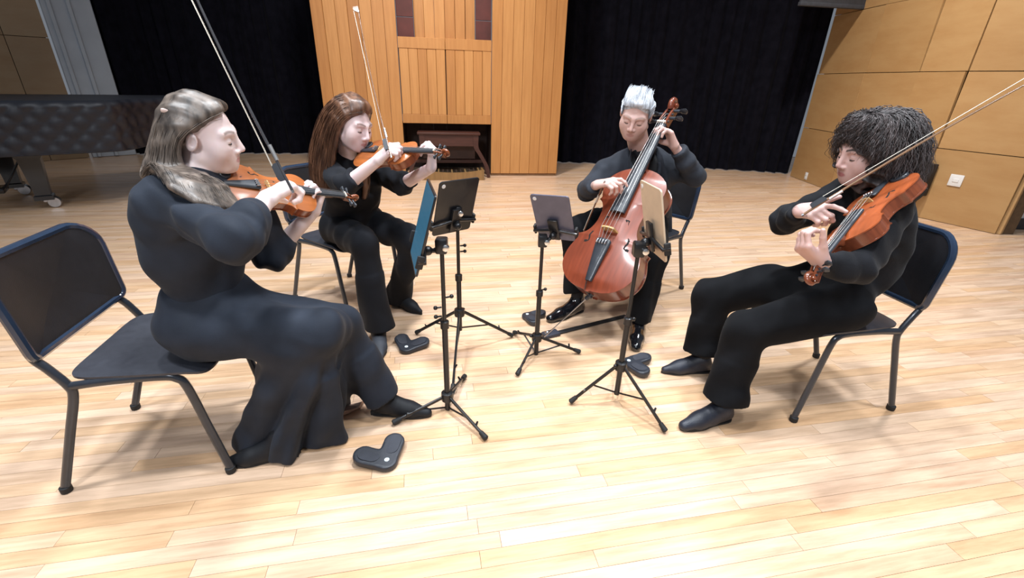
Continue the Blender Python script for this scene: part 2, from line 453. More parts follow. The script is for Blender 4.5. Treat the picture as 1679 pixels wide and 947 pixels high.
def boards(u0, u1, z0, z1, n, w=0.0):
    e = (u1 - u0) / n
    for i in range(n): cb('board', u0 + i * e + 0.0015, u0 + (i + 1) * e - 0.0015, z0, z1, w + prr.uniform(-0.003, 0.0), w + 0.03, bev=0.004)
boards(-1.035, 0.0, 0.035, 3.4, 7); boards(-3.37, -2.31, 0.035, 3.4, 7)
boards(-2.30, -1.68, 0.865, 1.70, 5, 0.008); boards(-1.67, -1.04, 0.865, 1.70, 5, 0.008)
for u0, u1 in ((-2.305, -1.678), (-1.674, -1.04)):
    cb('rail', u0, u1, 1.70, 1.835, 0.0, 0.04); cb('rail', u0, u1, 0.745, 0.865, 0.0, 0.04)
cb('plinth', -1.035, -0.01, 0.0, 0.034, 0.015, 0.05, mat('plinth_brown', (0.20, 0.10, 0.04), 0.6, var=0.2)); cb('plinth', -3.36, -2.31, 0.0, 0.034, 0.015, 0.05, MATS['plinth_brown'])
cb('case_side', -0.03, 0.0, 0.0, 3.4, 0.031, 0.95); cb('case_side', -3.37, -3.34, 0.0, 3.4, 0.031, 0.95)
# lower niche
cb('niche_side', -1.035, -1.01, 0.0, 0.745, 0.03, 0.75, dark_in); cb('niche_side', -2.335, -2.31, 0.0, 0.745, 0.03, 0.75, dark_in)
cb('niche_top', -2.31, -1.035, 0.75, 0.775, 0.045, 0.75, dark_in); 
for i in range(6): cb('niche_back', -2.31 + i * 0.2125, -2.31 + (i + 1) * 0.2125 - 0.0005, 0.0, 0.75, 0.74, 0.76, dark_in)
# upper opening: dark red side cheeks, rounded timber back
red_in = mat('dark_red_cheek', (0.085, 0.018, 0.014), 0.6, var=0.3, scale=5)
for u0, u1 in ((-2.31, -2.09), (-1.25, -1.035)):
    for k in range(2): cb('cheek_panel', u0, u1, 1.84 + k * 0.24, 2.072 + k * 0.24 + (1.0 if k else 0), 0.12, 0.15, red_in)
for i in range(6):
    a0 = -0.42 + i * 0.14; cb('opening_board', -1.67 + a0 + 0.0015, -1.67 + a0 + 0.1385, 1.84, 3.3, 0.30 - 0.12 * math.cos(1.5 * (a0 + 0.07) / 0.42), 0.40)
cb('opening_floor', -2.31, -1.035, 1.80, 1.834, 0.045, 0.45)
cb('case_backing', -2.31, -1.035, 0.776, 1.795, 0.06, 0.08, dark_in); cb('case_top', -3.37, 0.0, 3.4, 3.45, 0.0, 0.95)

# ---- curtains
velvet = mat('black_velvet', (0.006, 0.006, 0.010), 0.95, var=0.3, scale=8, sheen=0.03, bump=0.15, bscale=200, spec=0.05)
def curtain(name, pts, z1, label, seed):
    P_ = spline(pts, 40); rg = random.Random(seed); d = 0; V = []; F = []; ph = 0; last = P_[0]
    rows = [0.012, 0.05, 0.5, 1.2, 2.0, 2.8, z1]
    for i, p in enumerate(P_):
        d = np.linalg.norm(p - last); last = p; ph += d * (26 + 9 * math.sin(i * 0.13 + seed)); t = P_[min(i + 1, len(P_) - 1)] - P_[max(i - 1, 0)]; t /= np.linalg.norm(t); n = np.array([-t[1], t[0]])
        for j, z in enumerate(rows):
            am = 0.045 * (1.15 - 0.4 * z / z1); o_ = am * math.sin(ph + 0.25 * math.sin(z * 2 + i * 0.05)) + 0.018 * math.sin(2.3 * ph + 1 + z)
            V.append((p[0] + n[0] * o_, p[1] + n[1] * o_, z))
    m_ = len(rows)
    for i in range(len(P_) - 1):
        for j in range(m_ - 1): F.append((i * m_ + j, (i + 1) * m_ + j, (i + 1) * m_ + j + 1, i * m_ + j + 1))
    n_ = len(V); V += [(x - 0.0, y + 0.012, z) for x, y, z in V]; F += [tuple(n_ + k for k in reversed(f)) for f in F]
    o = part(name, (V, F), velvet, None, ang=None); tag(o, label, 'curtain', 'black stage curtains'); return o
curtain('stage_curtain', [(0.55, 8.55), (1.6, 8.56), (2.8, 8.45), (3.9, 8.3), (4.75, 8.12)], 3.6, 'long black pleated stage curtain to the right of the wooden case', 1)
curtain('stage_curtain', [(-6.62, 8.02), (-5.9, 8.22), (-4.8, 8.48), (-3.9, 8.62), (-2.6, 8.7)], 3.6, 'black stage curtain between the grey pillar and the wooden case', 2)

# ---- right wall of plywood panels
ply = wood_mat('wall_plywood', [(0.0, (0.43, 0.26, 0.11)), (0.5, (0.48, 0.295, 0.13)), (1.0, (0.45, 0.275, 0.12))], rough=0.42, grain=(2.0, 2.0, 7.0), gstr=0.10)
backing = mat('wall_backing', (0.10, 0.06, 0.03), 0.8, var=0.2)
def wallstrip(name, pts, z1, m=backing, th=0.12, out=1):
    """upright wall along a floor polyline; faces the hall on the side of the pieces"""
    V = []; F = []
    for x, y in pts: V += [(x, y, 0), (x, y, z1)]
    n = len(pts)
    for x, y in pts: V += [(x + th * out, y, 0), (x + th * out, y, z1)]
    for i in range(n - 1):
        F.append((2 * i, 2 * i + 2, 2 * i + 3, 2 * i + 1)); q = 2 * n; F.append((q + 2 * i, q + 2 * i + 1, q + 2 * i + 3, q + 2 * i + 2)); F.append((2 * i + 1, 2 * i + 3, q + 2 * i + 3, q + 2 * i + 1))
    F.append((0, 1, 2 * n + 1, 2 * n)); F.append((2 * n - 2, 4 * n - 2, 4 * n - 1, 2 * n - 1))
    return struct(part(name, (V, F), m, None, smooth=False))
def panel(parent, p, q, z0, z1, th, side, tilt=0.0):
    """one rectangular sheet between floor points p and q, tilted about its lower edge"""
    p = np.array(p, float); q = np.array(q, float); t = (q - p) / np.linalg.norm(q - p); n = np.array([-t[1], t[0]]) * side
    g = 0.004; p = p + t * g; q = q - t * g; z0 += g; z1 -= g
    V = []
    for zz, of in ((z0, 0.0), (z1, tilt)):
        for b_, o_ in ((p, 0.0), (q, 0.0), (q, th), (p, th)): V.append((*(b_ + n * (o_ + of)), zz))
    F = [(3, 2, 1, 0), (4, 5, 6, 7), (0, 1, 5, 4), (1, 2, 6, 5), (2, 3, 7, 6), (3, 0, 4, 7)]
    return part('panel', (V, F), ply, parent, smooth=False)
WR = [(4.700, 7.90), (4.660, 6.78), (4.705, 5.945), (4.795, 5.42), (5.160, 4.734)]
wr = wallstrip('wall_right', [(x + 0.06, y) for x, y in WR], 3.6)
for i in range(4):
    for k in range(4): panel(wr, WR[i + 1], WR[i], 0.785 * k, 0.785 * (k + 1), 0.028, 1, (0.0, 0.012, -0.0, 0.02)[(i + k) % 4])
part('end_post', rbox((5.188, 4.735, 1.8), (0.05, 0.04, 3.6), 0.004, 1, R(28)), ply, wr, ang=30)
plaster = mat('white_plaster', (0.62, 0.62, 0.63), 0.8, var=0.04, scale=5, bump=0.1)
struct(part('wall_side', box((8.2, 5.02, 1.8), (5.9, 0.12, 3.6)), plaster, None, smooth=False))
struct(part('baseboard_side', rbox((8.2, 4.950, 0.062), (5.9, 0.018, 0.122), 0.004, 1), mat('black_rubber_base', (0.02, 0.022, 0.028), 0.5, var=0.2), None))
# ---- left wall and grey pillar
WL = [(-8.3, 5.0), (-7.55, 6.60), (-7.26, 7.20), (-6.97, 7.57)]
ply_l = wood_mat('left_wall_plywood_dim', [(0.0, (0.33, 0.24, 0.145)), (0.5, (0.38, 0.28, 0.175)), (1.0, (0.29, 0.205, 0.12))], rough=0.5, grain=(2.0, 2.0, 7.0), gstr=0.10)  # plywood again, its colour dimmed and greyed for the weaker light on this side
wl = wallstrip('wall_left', [(x - 0.06, y + 0.02) for x, y in WL], 3.6, out=-1)
for i in range(3):
    for k in range(4): panel(wl, WL[i], WL[i + 1], 0.86 * k, 0.86 * (k + 1), 0.028, 1, 0.0).data.materials[0] = ply_l
pm = mat('grey_pillar_paint', (0.46, 0.51, 0.57), 0.6, var=0.06, scale=4)
pc = np.array([(-6.97 - 6.54) / 2 - 0.02, (7.58 + 7.98) / 2 + 0.05]); pa = math.atan2(0.40, 0.40)
pil = struct(part('trim_1', rbox((*pc, 1.8), (0.58, 0.14, 3.6), 0.01, 1, pa), pm, None))
t_ = np.array([math.cos(pa), math.sin(pa)]); n_ = np.array([t_[1], -t_[0]])
for s_ in (-0.20, 0.02): part('pillar_fin', rbox((*(pc + t_ * s_ + n_ * 0.085), 1.8), (0.05, 0.05, 3.58), 0.006, 1, pa), pm, pil)
# wall plates
def plate(name, c, ang, s, label, slots):
    o = thing(name, label, 'wall plate', (c[0], c[1], c[2]), ang)
    wm = mat('white_plastic', (0.75, 0.75, 0.74), 0.35, var=0.03)
    part('cover', rbox((0, 0, 0), (s[0], 0.008, s[1]), 0.003, 2), wm, o)
    for dz in slots: part('rocker', rbox((0, -0.006, dz), (s[0] * 0.45, 0.008, s[1] * 0.28), 0.002, 1), wm, o)
    return o

# ================================================================ wall fittings, niche furniture, piano
def wallpt(p, q, t, z, off):
    p = np.array(p); q = np.array(q); d = (q - p) / np.linalg.norm(q - p); n = np.array([d[1], -d[0]]); c = p + (q - p) * t + n * off
    return (c[0], c[1], z), math.atan2(d[1], d[0])
c, a = wallpt(WR[3], WR[4], 0.36, 0.475, 0.046)
plate('light_switch', c, a, (0.12, 0.125), 'white light switch plate low on the plywood wall', (0.0,))
c, a = wallpt(WR[0], WR[1], 0.42, 0.09, 0.032)
plate('power_outlet', c, a, (0.07, 0.11), 'small white outlet at the foot of the plywood wall beside the curtain', (0.022, -0.022))
# black wall speaker behind the violist
c, a = wallpt(WR[2], WR[3], 0.80, 0.44, 0.10)
o = thing('wall_speaker', 'black box speaker on the plywood wall behind the curly hair', 'speaker', c, a)
bk = mat('black_box', (0.012, 0.012, 0.014), 0.5, var=0.2)
part('cabinet', rbox((0, 0, 0), (0.42, 0.14, 0.36), 0.008, 2), bk, o); part('grille', rbox((0, -0.074, 0), (0.38, 0.01, 0.32), 0.004, 1), mat('speaker_cloth', (0.008, 0.008, 0.009), 0.9, bump=0.3, bscale=400), o)
part('bracket', rbox((0, 0.075, 0), (0.10, 0.03, 0.12), 0.004, 1), bk, o)
# grey banner box hanging in front of the curtain
o = thing('hanging_banner', 'dark grey acoustic banner hanging at the top before the curtain', 'banner', (4.22, 7.2, 2.38), R(9))
part('cloth_sheet', rbox((0, 0, 0.6), (1.05, 0.05, 1.2), 0.01, 2), mat('grey_banner', (0.045, 0.05, 0.062), 0.8, var=0.15, bump=0.2), o)
part('hem_bar', rbox((0, 0, 0.0), (1.06, 0.065, 0.05), 0.01, 2), MATS['grey_banner'], o)
for s_ in (-0.45, 0.45): part('cable', tube([(s_, 0, 1.2), (s_, 0, 2.4)], 0.004, 6), bk, o)

# ---- furniture in the niche
def cpt(u, w, z): p = cor0 + cex * u + cey * w; return (p[0], p[1], z)
redw = mat('red_brown_wood', (0.055, 0.017, 0.011), 0.45, var=0.25, scale=5, stretch=(1, 1, 6))
o = thing('keyboard_bench', 'red-brown wooden bench with splayed legs in the niche of the case', 'bench', cpt(-1.66, -0.02, 0), CA)
part('bench_top', rbox((0, 0, 0.625), (0.90, 0.34, 0.03), 0.006, 2), redw, o)
part('apron', rbox((0, -0.13, 0.53), (0.80, 0.025, 0.16), 0.004, 1), redw, o); part('back_panel', rbox((0, 0.10, 0.42), (0.78, 0.02, 0.36), 0.004, 1), mat('bench_back_shade', (0.045, 0.016, 0.010), 0.5, var=0.2), o)
for s_ in (-1, 1):
    for d_ in (-0.13, 0.13):
        pts = spline([(s_ * 0.40, d_, 0.61), (s_ * 0.40, d_, 0.44), (s_ * 0.46, d_, 0.33), (s_ * 0.55, d_, 0.16), (s_ * 0.575, d_, 0.012)], 5)
        part('leg', loft([[(p[0] - s_ * 0.04 * t, p[1] - 0.02, p[2]), (p[0] + s_ * 0.025, p[1] - 0.02, p[2]), (p[0] + s_ * 0.025, p[1] + 0.02, p[2]), (p[0] - s_ * 0.04 * t, p[1] + 0.02, p[2])] for p, t in zip(pts, np.linspace(1.3, 0.6, len(pts)))]), redw, o, ang=40)
part('stretcher', rbox((0, 0.12, 0.20), (1.0, 0.03, 0.05), 0.004, 1), redw, o)
o = thing('pedal_board', 'low light wooden pedal board with a dished top in front of the niche', 'pedal board', cpt(-1.63, -0.30, 0), CA)
lw = mat('light_oak', (0.24, 0.13, 0.045), 0.5, var=0.15, scale=4, stretch=(8, 1, 1))
us = np.linspace(-0.46, 0.46, 17)
part('front_board', loft([[(u, -0.05, 0.0), (u, -0.02, 0.0), (u, -0.02, 0.105 + 0.045 * (u / 0.46) ** 2), (u, -0.05, 0.105 + 0.045 * (u / 0.46) ** 2)] for u in us]), lw, o, ang=40)
for s_ in (-1, 1): part('end_board', rbox((s_ * 0.445, 0.12, 0.07), (0.03, 0.28, 0.14), 0.004, 1), lw, o)
for i in range(13):
    u = -0.39 + i * 0.065; part('pedal', rbox((u, 0.13, 0.085 + 0.04 * (u / 0.46) ** 2), (0.024, 0.28, 0.03), 0.004, 1), mat('pedal_dark' if i % 3 else 'pedal_pale', (0.05, 0.03, 0.02) if i % 3 else (0.25, 0.15, 0.06), 0.5, var=0.2), o)

# ---- grand piano under a quilted cover
pd = np.array([0.783, 0.622]); pn = np.array([-0.622, 0.783]); p0 = np.array([-4.58, 4.288])
PA = math.atan2(pd[1], pd[0])
piano = thing('grand_piano', 'grand piano under a quilted black cover at the left of the stage', 'piano', (p0[0], p0[1], 0), PA)
outl = [np.array(q) for q in [(-0.62, 0.0), (0.1, 0.0)]] + spline([(0.1, 0.0), (0.62, 0.01), (0.80, 0.10), (0.95, 0.34), (1.20, 0.60), (1.45, 0.80), (1.58, 1.05), (1.50, 1.32), (1.25, 1.45)], 10)[1:] + [np.array(q) for q in [(-0.62, 1.47)]]
dens = []
for i in range(len(outl)):
    a_ = outl[i]; b_ = outl[(i + 1) % len(outl)]; n = max(1, int(np.linalg.norm(b_ - a_) / 0.02))
    for k in range(n): dens.append(a_ + (b_ - a_) * k / n)
dens = np.array(dens); arc = np.concatenate([[0], np.cumsum(np.linalg.norm(np.diff(dens, axis=0), axis=1))])
cen = dens.mean(0); tan = np.roll(dens, -1, 0) - np.roll(dens, 1, 0); tan /= np.linalg.norm(tan, axis=1)[:, None]; nor = np.stack([tan[:, 1], -tan[:, 0]], 1)
quilt = mat('quilted_cover', (0.0075, 0.0085, 0.0150), 0.5, var=0.12, scale=8, bump=0.05, bscale=200)
rings = []
zs = np.concatenate([np.linspace(0.575, 1.0, 34), [1.025, 1.042, 1.050]])
for z in zs:
    s1 = (arc * 1.0 + z) * PI / 0.17; s2 = (arc * 1.0 - z) * PI / 0.17
    puff = 0.020 * np.abs(np.sin(s1) * np.sin(s2)) ** 0.5
    fold = np.clip((arc - 1.15) / 0.3, 0, 1) * np.clip((3.2 - arc) / 0.2, 0, 1) * 0.018 * np.sin(arc * 42 + z * 3) * (1.05 - z) * 1.6
    top = 0.0 if z <= 1.0 else -(0.05 * ((z - 1.0) / 0.05) ** 2)
    rings.append([(d[0] + n_[0] * (p_ + f_ + top - 0.02 * (1 - z)), d[1] + n_[1] * (p_ + f_ + top - 0.02 * (1 - z)), z) for d, n_, p_, f_ in zip(dens, nor, puff, fold)])
cover = part('quilted_cover', loft(rings, cap=False), quilt, piano, ang=None)
part('cover_top', loft([[(d[0] + n_[0] * -0.045, d[1] + n_[1] * -0.045, 1.0485) for d, n_ in zip(dens, nor)], [(cen[0] + (d[0] - cen[0]) * 0.02, cen[1] + (d[1] - cen[1]) * 0.02, 1.055) for d in dens]], cap=False), quilt, cover, ang=None)
part('cover_hem', tube([(d[0] + n_[0] * -0.006, d[1] + n_[1] * -0.006, 0.578) for d, n_ in zip(dens, nor)] + [tuple(dens[0]) + (0.578,)], 0.008, 6), quilt, cover)
pbk = mat('piano_black', (0.014, 0.015, 0.018), 0.25, var=0.1, coat=0.4); steel = mat('caster_steel', (0.55, 0.55, 0.57), 0.3, metal=1.0, var=0.1)
part('case_bottom', prism([tuple(cen + (d - cen) * 0.93) for d in dens[::4]], 0.60, 0.66), pbk, piano, smooth=False)
def pianoleg(x, y):
    l = part('leg', loft([[(x + sx * w_, y + sy * w_, z) for sx, sy in ((-1, -1), (1, -1), (1, 1), (-1, 1))] for z, w_ in ((0.62, 0.115), (0.54, 0.11), (0.50, 0.085), (0.2, 0.062), (0.14, 0.06), (0.13, 0.075), (0.09, 0.075))]), pbk, piano, ang=30)
    part('caster_fork', rbox((x + 0.03, y, 0.075), (0.10, 0.07, 0.03), 0.006, 1), steel, l)
    for s_ in (-1, 1): part('caster_wheel', xf(lathe([(0.018, -0.012), (0.05, -0.012), (0.055, 0), (0.05, 0.012), (0.018, 0.012)], 18), Matrix.Translation((x + 0.06, y + s_ * 0.03, 0.056)) @ Matrix.Rotation(PI / 2, 4, 'X')), steel, l, ang=40)
for x, y in ((-0.02, 0.42), (-0.34, 1.28), (1.2, 1.12)): pianoleg(x, y)
ly = part('pedal_lyre', join(rbox((-0.40, 0.78, 0.16), (0.14, 0.26, 0.05), 0.01, 2), tube([(-0.40, 0.68, 0.62), (-0.40, 0.70, 0.40), (-0.40, 0.72, 0.17)], 0.022, 10), tube([(-0.40, 0.88, 0.62), (-0.40, 0.86, 0.40), (-0.40, 0.84, 0.17)], 0.022, 10)), pbk, piano)
for k in range(3): part('pedal', rbox((-0.50, 0.72 + k * 0.06, 0.13), (0.12, 0.022, 0.012), 0.004, 1), mat('brass', (0.7, 0.5, 0.2), 0.3, metal=1.0, var=0.1), ly)
part('lyre_brace', tube([(-0.34, 0.78, 0.16), (-0.05, 0.78, 0.60)], 0.010, 8), pbk, ly)

# ================================================================ chairs
shellm = mat('chair_plastic', (0.034, 0.036, 0.046), 0.42, var=0.12, scale=40, bump=0.08, bscale=300)
framem = mat('chair_frame_paint', (0.030, 0.036, 0.048), 0.30, metal=0.35, var=0.1, coat=0.3)
rubber = mat('rubber_black', (0.010, 0.010, 0.011), 0.7, var=0.2)
def shell(out, fx, th, n=7):
    """sheet of thickness th over a planar outline (p, q); fx(p, q) -> (point, normal)"""
    c = np.mean(np.array(out), 0); rings = []
    for sgn, ks in ((1, np.linspace(0.03, 1, n)), (-1, np.linspace(1, 0.03, n))):
        for k in ks:
            edge = 1.0 if k < 0.97 else 0.55
            ring = []
            for p in out:
                q = c + (np.array(p) - c) * (k if k < 0.97 else 1.0 - 0.0); pt, nn = fx(*q); ring.append(tuple(np.array(pt) + np.array(nn) * sgn * th / 2 * edge))
            rings.append(ring)
    return loft(rings)
def chair_back(p, q):       # p: across (y), q: up from the middle of the back
    z = 0.685 + q; x = -0.205 - 0.11 * (z - 0.54) + 0.045 * (p / 0.24) ** 2
    nx = np.array([1.0, -0.375 * p / 0.24, 0.11]); return (x, p, z), nx / np.linalg.norm(nx)
def chair_seat(p, q):       # p: forward, q: across
    z = 0.452 - 0.010 * math.exp(-((p + 0.02) / 0.13) ** 2 - (q / 0.14) ** 2) - 0.03 * max(0, (p - 0.13) / 0.08) ** 2
    return (p + 0.075, q, z), np.array([0, 0, 1.0])
seat_out = []
for a in np.linspace(0, 2 * PI, 40, endpoint=False):
    ce, se = math.cos(a), math.sin(a); e = 0.28
    p = 0.205 * math.copysign(abs(ce) ** e, ce); q = 0.232 * math.copysign(abs(se) ** e, se) * (1.0 + 0.05 * p / 0.2); seat_out.append((p, q))
back_out = []
for cx_, cy_, r_, a0 in ((0.245 - 0.095, 0.15 - 0.095, 0.095, 0), (-0.245 + 0.095, 0.15 - 0.095, 0.095, 90), (-0.240 + 0.03, -0.15 + 0.03, 0.03, 180), (0.240 - 0.03, -0.15 + 0.03, 0.03, 270)):
    for k_ in range(8): a_ = R(a0 + 90 * k_ / 7); back_out.append((cx_ + r_ * math.cos(a_), cy_ + r_ * math.sin(a_)))
rimm = mat('chair_edge_blue_sheen', (0.017, 0.030, 0.058), 0.16, var=0.1, coat=0.5)  # blue in the base colour imitates a blue reflection along the edges
def make_chair(loc, rz, label):
    t = thing('music_chair', label, 'chair', (*loc, 0), rz, 'black moulded musician chairs')
    part('seat', shell(seat_out, chair_seat, 0.014), shellm, t, ang=50)
    part('backrest', shell(back_out, chair_back, 0.026), mat('chair_back_shaded', (0.013, 0.014, 0.018), 0.45, var=0.12, scale=40, bump=0.08, bscale=300), t, ang=50)  # same plastic with shade put into its colour, as if facing away from light
    part('back_rim', tube([tuple(np.array(chair_back(*p)[0])) for p in back_out + back_out[:2]], 0.0135, 8, cap=False), rimm, t)
    for s_ in (-1, 1):
        y0 = s_ * 0.222; fo = s_ * 0.222
        rl = part('rear_leg', tube([tuple(p) for p in spline([(-0.262, fo, 0.012), (-0.17, y0, 0.25), (-0.118, y0, 0.385), (-0.118, y0, 0.43), (-0.150, y0, 0.495), (-0.178, y0 * 0.99, 0.54), (-0.190, y0 * 0.97, 0.62), (-0.202, y0 * 0.95, 0.72)], 5)], 0.0145, 10, flat=0.8), framem, t)
        part('glide', lathe([(0.016, 0.0), (0.0175, 0.004), (0.0175, 0.022), (0.015, 0.024)], 12, (-0.260, fo, 0)), rubber, rl)
        fl = part('front_leg', tube([tuple(p) for p in spline([(0.262, fo, 0.012), (0.235, y0, 0.20), (0.208, y0, 0.385), (0.185, y0, 0.425), (0.14, y0, 0.436), (0.0, y0, 0.436), (-0.112, y0, 0.428)], 5)], 0.0145, 10, flat=0.8), framem, t)
        part('glide', lathe([(0.016, 0.0), (0.0175, 0.004), (0.0175, 0.022), (0.015, 0.024)], 12, (0.260, fo, 0)), rubber, fl)
    part('cross_bar', tube([(0.10, -0.222, 0.433), (0.10, 0.222, 0.433)], 0.011, 8), framem, t); part('cross_bar', tube([(-0.07, -0.222, 0.433), (-0.07, 0.222, 0.433)], 0.011, 8), framem, t)
    return t
make_chair((-1.315, 1.395), R(12), 'black moulded chair under the woman in the long black outfit at far left')
make_chair((-1.085, 2.73), R(-31), 'black chair under the violinist with long auburn hair')
make_chair((0.889, 3.017), R(222), 'black chair under the cellist in front of the curtain')
make_chair((1.48, 1.882), R(191.5), 'black chair with bright blue edge highlight under the curly-haired violist')

# ================================================================ tablet stands, tablets, foot pedals
stm = mat('stand_metal', (0.016, 0.016, 0.018), 0.35, metal=0.4, var=0.1, coat=0.2)
def rod(a, b, r, n=10): return tube([a, b], r, n)
def make_stand(c, hub, bottom, top, feet, label, knobs, arm=None):
    """c: ground point of the pole; feet: ground points"""
    t = thing('tablet_stand', label, 'stand', (*c, 0), 0, 'black tripod tablet stands')
    part('lower_tube', rod((0, 0, bottom), (0, 0, top * 0.55), 0.0125, 12), stm, t); part('upper_tube', rod((0, 0, top * 0.55), (0, 0, top), 0.0085, 12), stm, t)
    part('collar', lathe([(0.013, top * 0.53), (0.018, top * 0.535), (0.018, top * 0.575), (0.010, top * 0.58)], 14), stm, t)
    part('hub', lathe([(0.013, hub - 0.02), (0.026, hub - 0.018), (0.028, hub), (0.026, hub + 0.02), (0.013, hub + 0.024)], 16), stm, t)
    for z, a in knobs:
        part('knob', join(rod((0.010 * math.cos(a), 0.010 * math.sin(a), z), (0.032 * math.cos(a), 0.032 * math.sin(a), z), 0.004, 8), ball((0.034 * math.cos(a), 0.034 * math.sin(a), z), 0.009, 10, 6)), stm, t)
    for x, y in feet:
        d = np.array([x - c[0], y - c[1]]); e = d / np.linalg.norm(d); L_ = np.linalg.norm(d)
        a = np.array([*(e * 0.022), hub]); b = np.array([*d, 0.014]); l = part('tripod_leg', tube([a, b], 0.0085, 8, flat=0.75), stm, t)
        u = (b - a) / np.linalg.norm(b - a); part('rubber_foot', tube([b - u * 0.035, b - u * 0.005, b + np.array([0, 0, -0.0]), b + u * 0.004], [0.010, 0.0125, 0.0125, 0.008], 10), rubber, l)
        m_ = a + (b - a) * 0.52; part('brace', tube([(e[0] * 0.012, e[1] * 0.012, bottom + 0.012), tuple(m_)], 0.0045, 6), stm, l)
        q = a + (b - a) * 0.72; part('leg_clip', tube([q, q + np.array([0, 0, 0.02]) + np.array([-e[1], e[0], 0]) * 0.012], [0.006, 0.004], 6), stm, l)
    return t
def tablet(c, nrm, up, wid, hei, label, backm, scr, stand, stand_top):
    """nrm: direction the screen faces; the holder belongs to the stand"""
    n_ = Vector(nrm).normalized(); u_ = Vector(up); u_ = (u_ - n_ * u_.dot(n_)).normalized(); r_ = u_.cross(n_)
    M = Matrix(((r_.x, u_.x, n_.x, c[0]), (r_.y, u_.y, n_.y, c[1]), (r_.z, u_.z, n_.z, c[2]), (0, 0, 0, 1)))
    o = thing('tablet_computer', label, 'tablet'); o.matrix_world = M
    part('case_body', prism(rrect(wid, hei, 0.014, 5), -0.0042, 0.003, 0.0012), backm, o, ang=35)
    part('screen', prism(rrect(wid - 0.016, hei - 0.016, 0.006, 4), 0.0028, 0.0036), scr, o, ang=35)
    part('camera_lens', lathe([(0.009, -0.0062), (0.0095, -0.0055), (0.0095, -0.004)], 14, (wid / 2 - 0.022, hei / 2 - 0.022, 0)), mat('lens_ring', (0.7, 0.7, 0.72), 0.2, var=0.05), o)
    Q = Matrix.Translation(-Vector(stand.location)) @ M
    zc = -0.018; yb = -hei * 0.22
    h = part('holder', xf(rbox((0, yb, zc), (0.05, 0.12, 0.014), 0.004, 2), Q), stm, stand)
    for s_ in (-1, 1):
        part('holder_arm', xf(tube([(0, yb, zc), (s_ * wid * 0.3, yb - 0.01, zc), (s_ * (wid / 2 + 0.012), yb - 0.02, zc + 0.004), (s_ * (wid / 2 + 0.014), yb - 0.02, 0.010)], 0.0075, 8), Q), stm, h)
        part('grip', xf(rbox((s_ * (wid / 2 + 0.011), yb - 0.02, 0.002), (0.012, 0.05, 0.026), 0.004, 2), Q), rubber, h)
    part('ball_joint', xf(ball((0, yb - 0.02, zc - 0.022), 0.019, 14, 9), Q), stm, h)
    w0 = M @ Vector((0, yb - 0.02, zc - 0.022)); w1 = Vector(stand_top); w0 -= Vector(stand.location); w1 -= Vector(stand.location)
    part('neck', tube([tuple(w0), tuple((w0 + w1) / 2 + Vector((0, 0, -0.01))), tuple(w1)], 0.010, 8), stm, h)
    part('clamp', rbox(tuple(w1), (0.045, 0.05, 0.06), 0.008, 2), stm, h)
    part('clamp_knob', xf(lathe([(0.006, 0), (0.013, 0.002), (0.013, 0.016), (0.008, 0.018)], 12), Matrix.Translation(w1 + Vector((0.02, -0.02, 0.0))) @ Matrix.Rotation(R(90), 4, 'X')), mat('knob_nickel', (0.7, 0.7, 0.7), 0.25, metal=1.0, var=0.05), h)
    return o
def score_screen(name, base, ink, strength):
    """emissive screen: ground colour with rows of lines"""
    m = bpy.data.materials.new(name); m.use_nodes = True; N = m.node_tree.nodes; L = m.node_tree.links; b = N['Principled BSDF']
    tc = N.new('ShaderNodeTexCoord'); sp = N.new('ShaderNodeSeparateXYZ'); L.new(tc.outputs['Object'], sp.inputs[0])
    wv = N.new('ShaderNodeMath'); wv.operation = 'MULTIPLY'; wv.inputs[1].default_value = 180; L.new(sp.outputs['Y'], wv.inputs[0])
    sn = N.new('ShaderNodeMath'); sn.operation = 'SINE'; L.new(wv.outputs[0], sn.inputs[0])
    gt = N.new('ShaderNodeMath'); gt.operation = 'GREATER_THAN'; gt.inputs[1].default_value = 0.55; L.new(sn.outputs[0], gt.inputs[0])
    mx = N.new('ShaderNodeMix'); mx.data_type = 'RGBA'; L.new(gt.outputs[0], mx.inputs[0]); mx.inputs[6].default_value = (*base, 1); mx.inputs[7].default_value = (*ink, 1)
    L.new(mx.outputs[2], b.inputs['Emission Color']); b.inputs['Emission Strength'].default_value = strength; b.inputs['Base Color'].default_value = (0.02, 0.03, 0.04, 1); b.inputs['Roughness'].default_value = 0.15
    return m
scr_blue = score_screen('screen_glancing_blue', (0.055, 0.24, 0.40), (0.052, 0.23, 0.385), 0.95)  # blue emission stands in for the sheen of glass at a glancing angle
st_ = make_stand((-0.27, 1.62), 0.070, 0.0, 0.775, [(-0.484, 1.504), (-0.087, 1.43), (-0.219, 1.851)], 'black tripod tablet stand nearest the woman in the long black outfit', [(0.47, R(200)), (0.51, R(200)), (0.55, R(30))])
tablet((-0.335, 1.60, 0.845), (-0.93, -0.30, 0.26), (0.30, 0.02, 0.95), 0.225, 0.31, 'tablet seen almost edge-on with its screen coloured a glancing blue', mat('tablet_black_back', (0.010, 0.011, 0.014), 0.3, var=0.1, coat=0.2), scr_blue, st_, (-0.27, 1.62, 0.77))
st_ = make_stand((-0.27, 2.10), 0.235, 0.13, 0.78, [(-0.54, 2.258), (0.01, 2.258), (-0.263, 1.729)], 'black tripod tablet stand farther from the camera behind the blue screen', [(0.60, R(20)), (0.57, R(20)), (0.24, R(60))])
tablet((-0.275, 2.075, 0.80), (-0.62, 0.70, 0.30), (0.14, -0.16, 0.97), 0.215, 0.28, 'black tablet with its dark back to the camera beside the blue one', MATS['tablet_black_back'], scr_blue, st_, (-0.27, 2.10, 0.77))
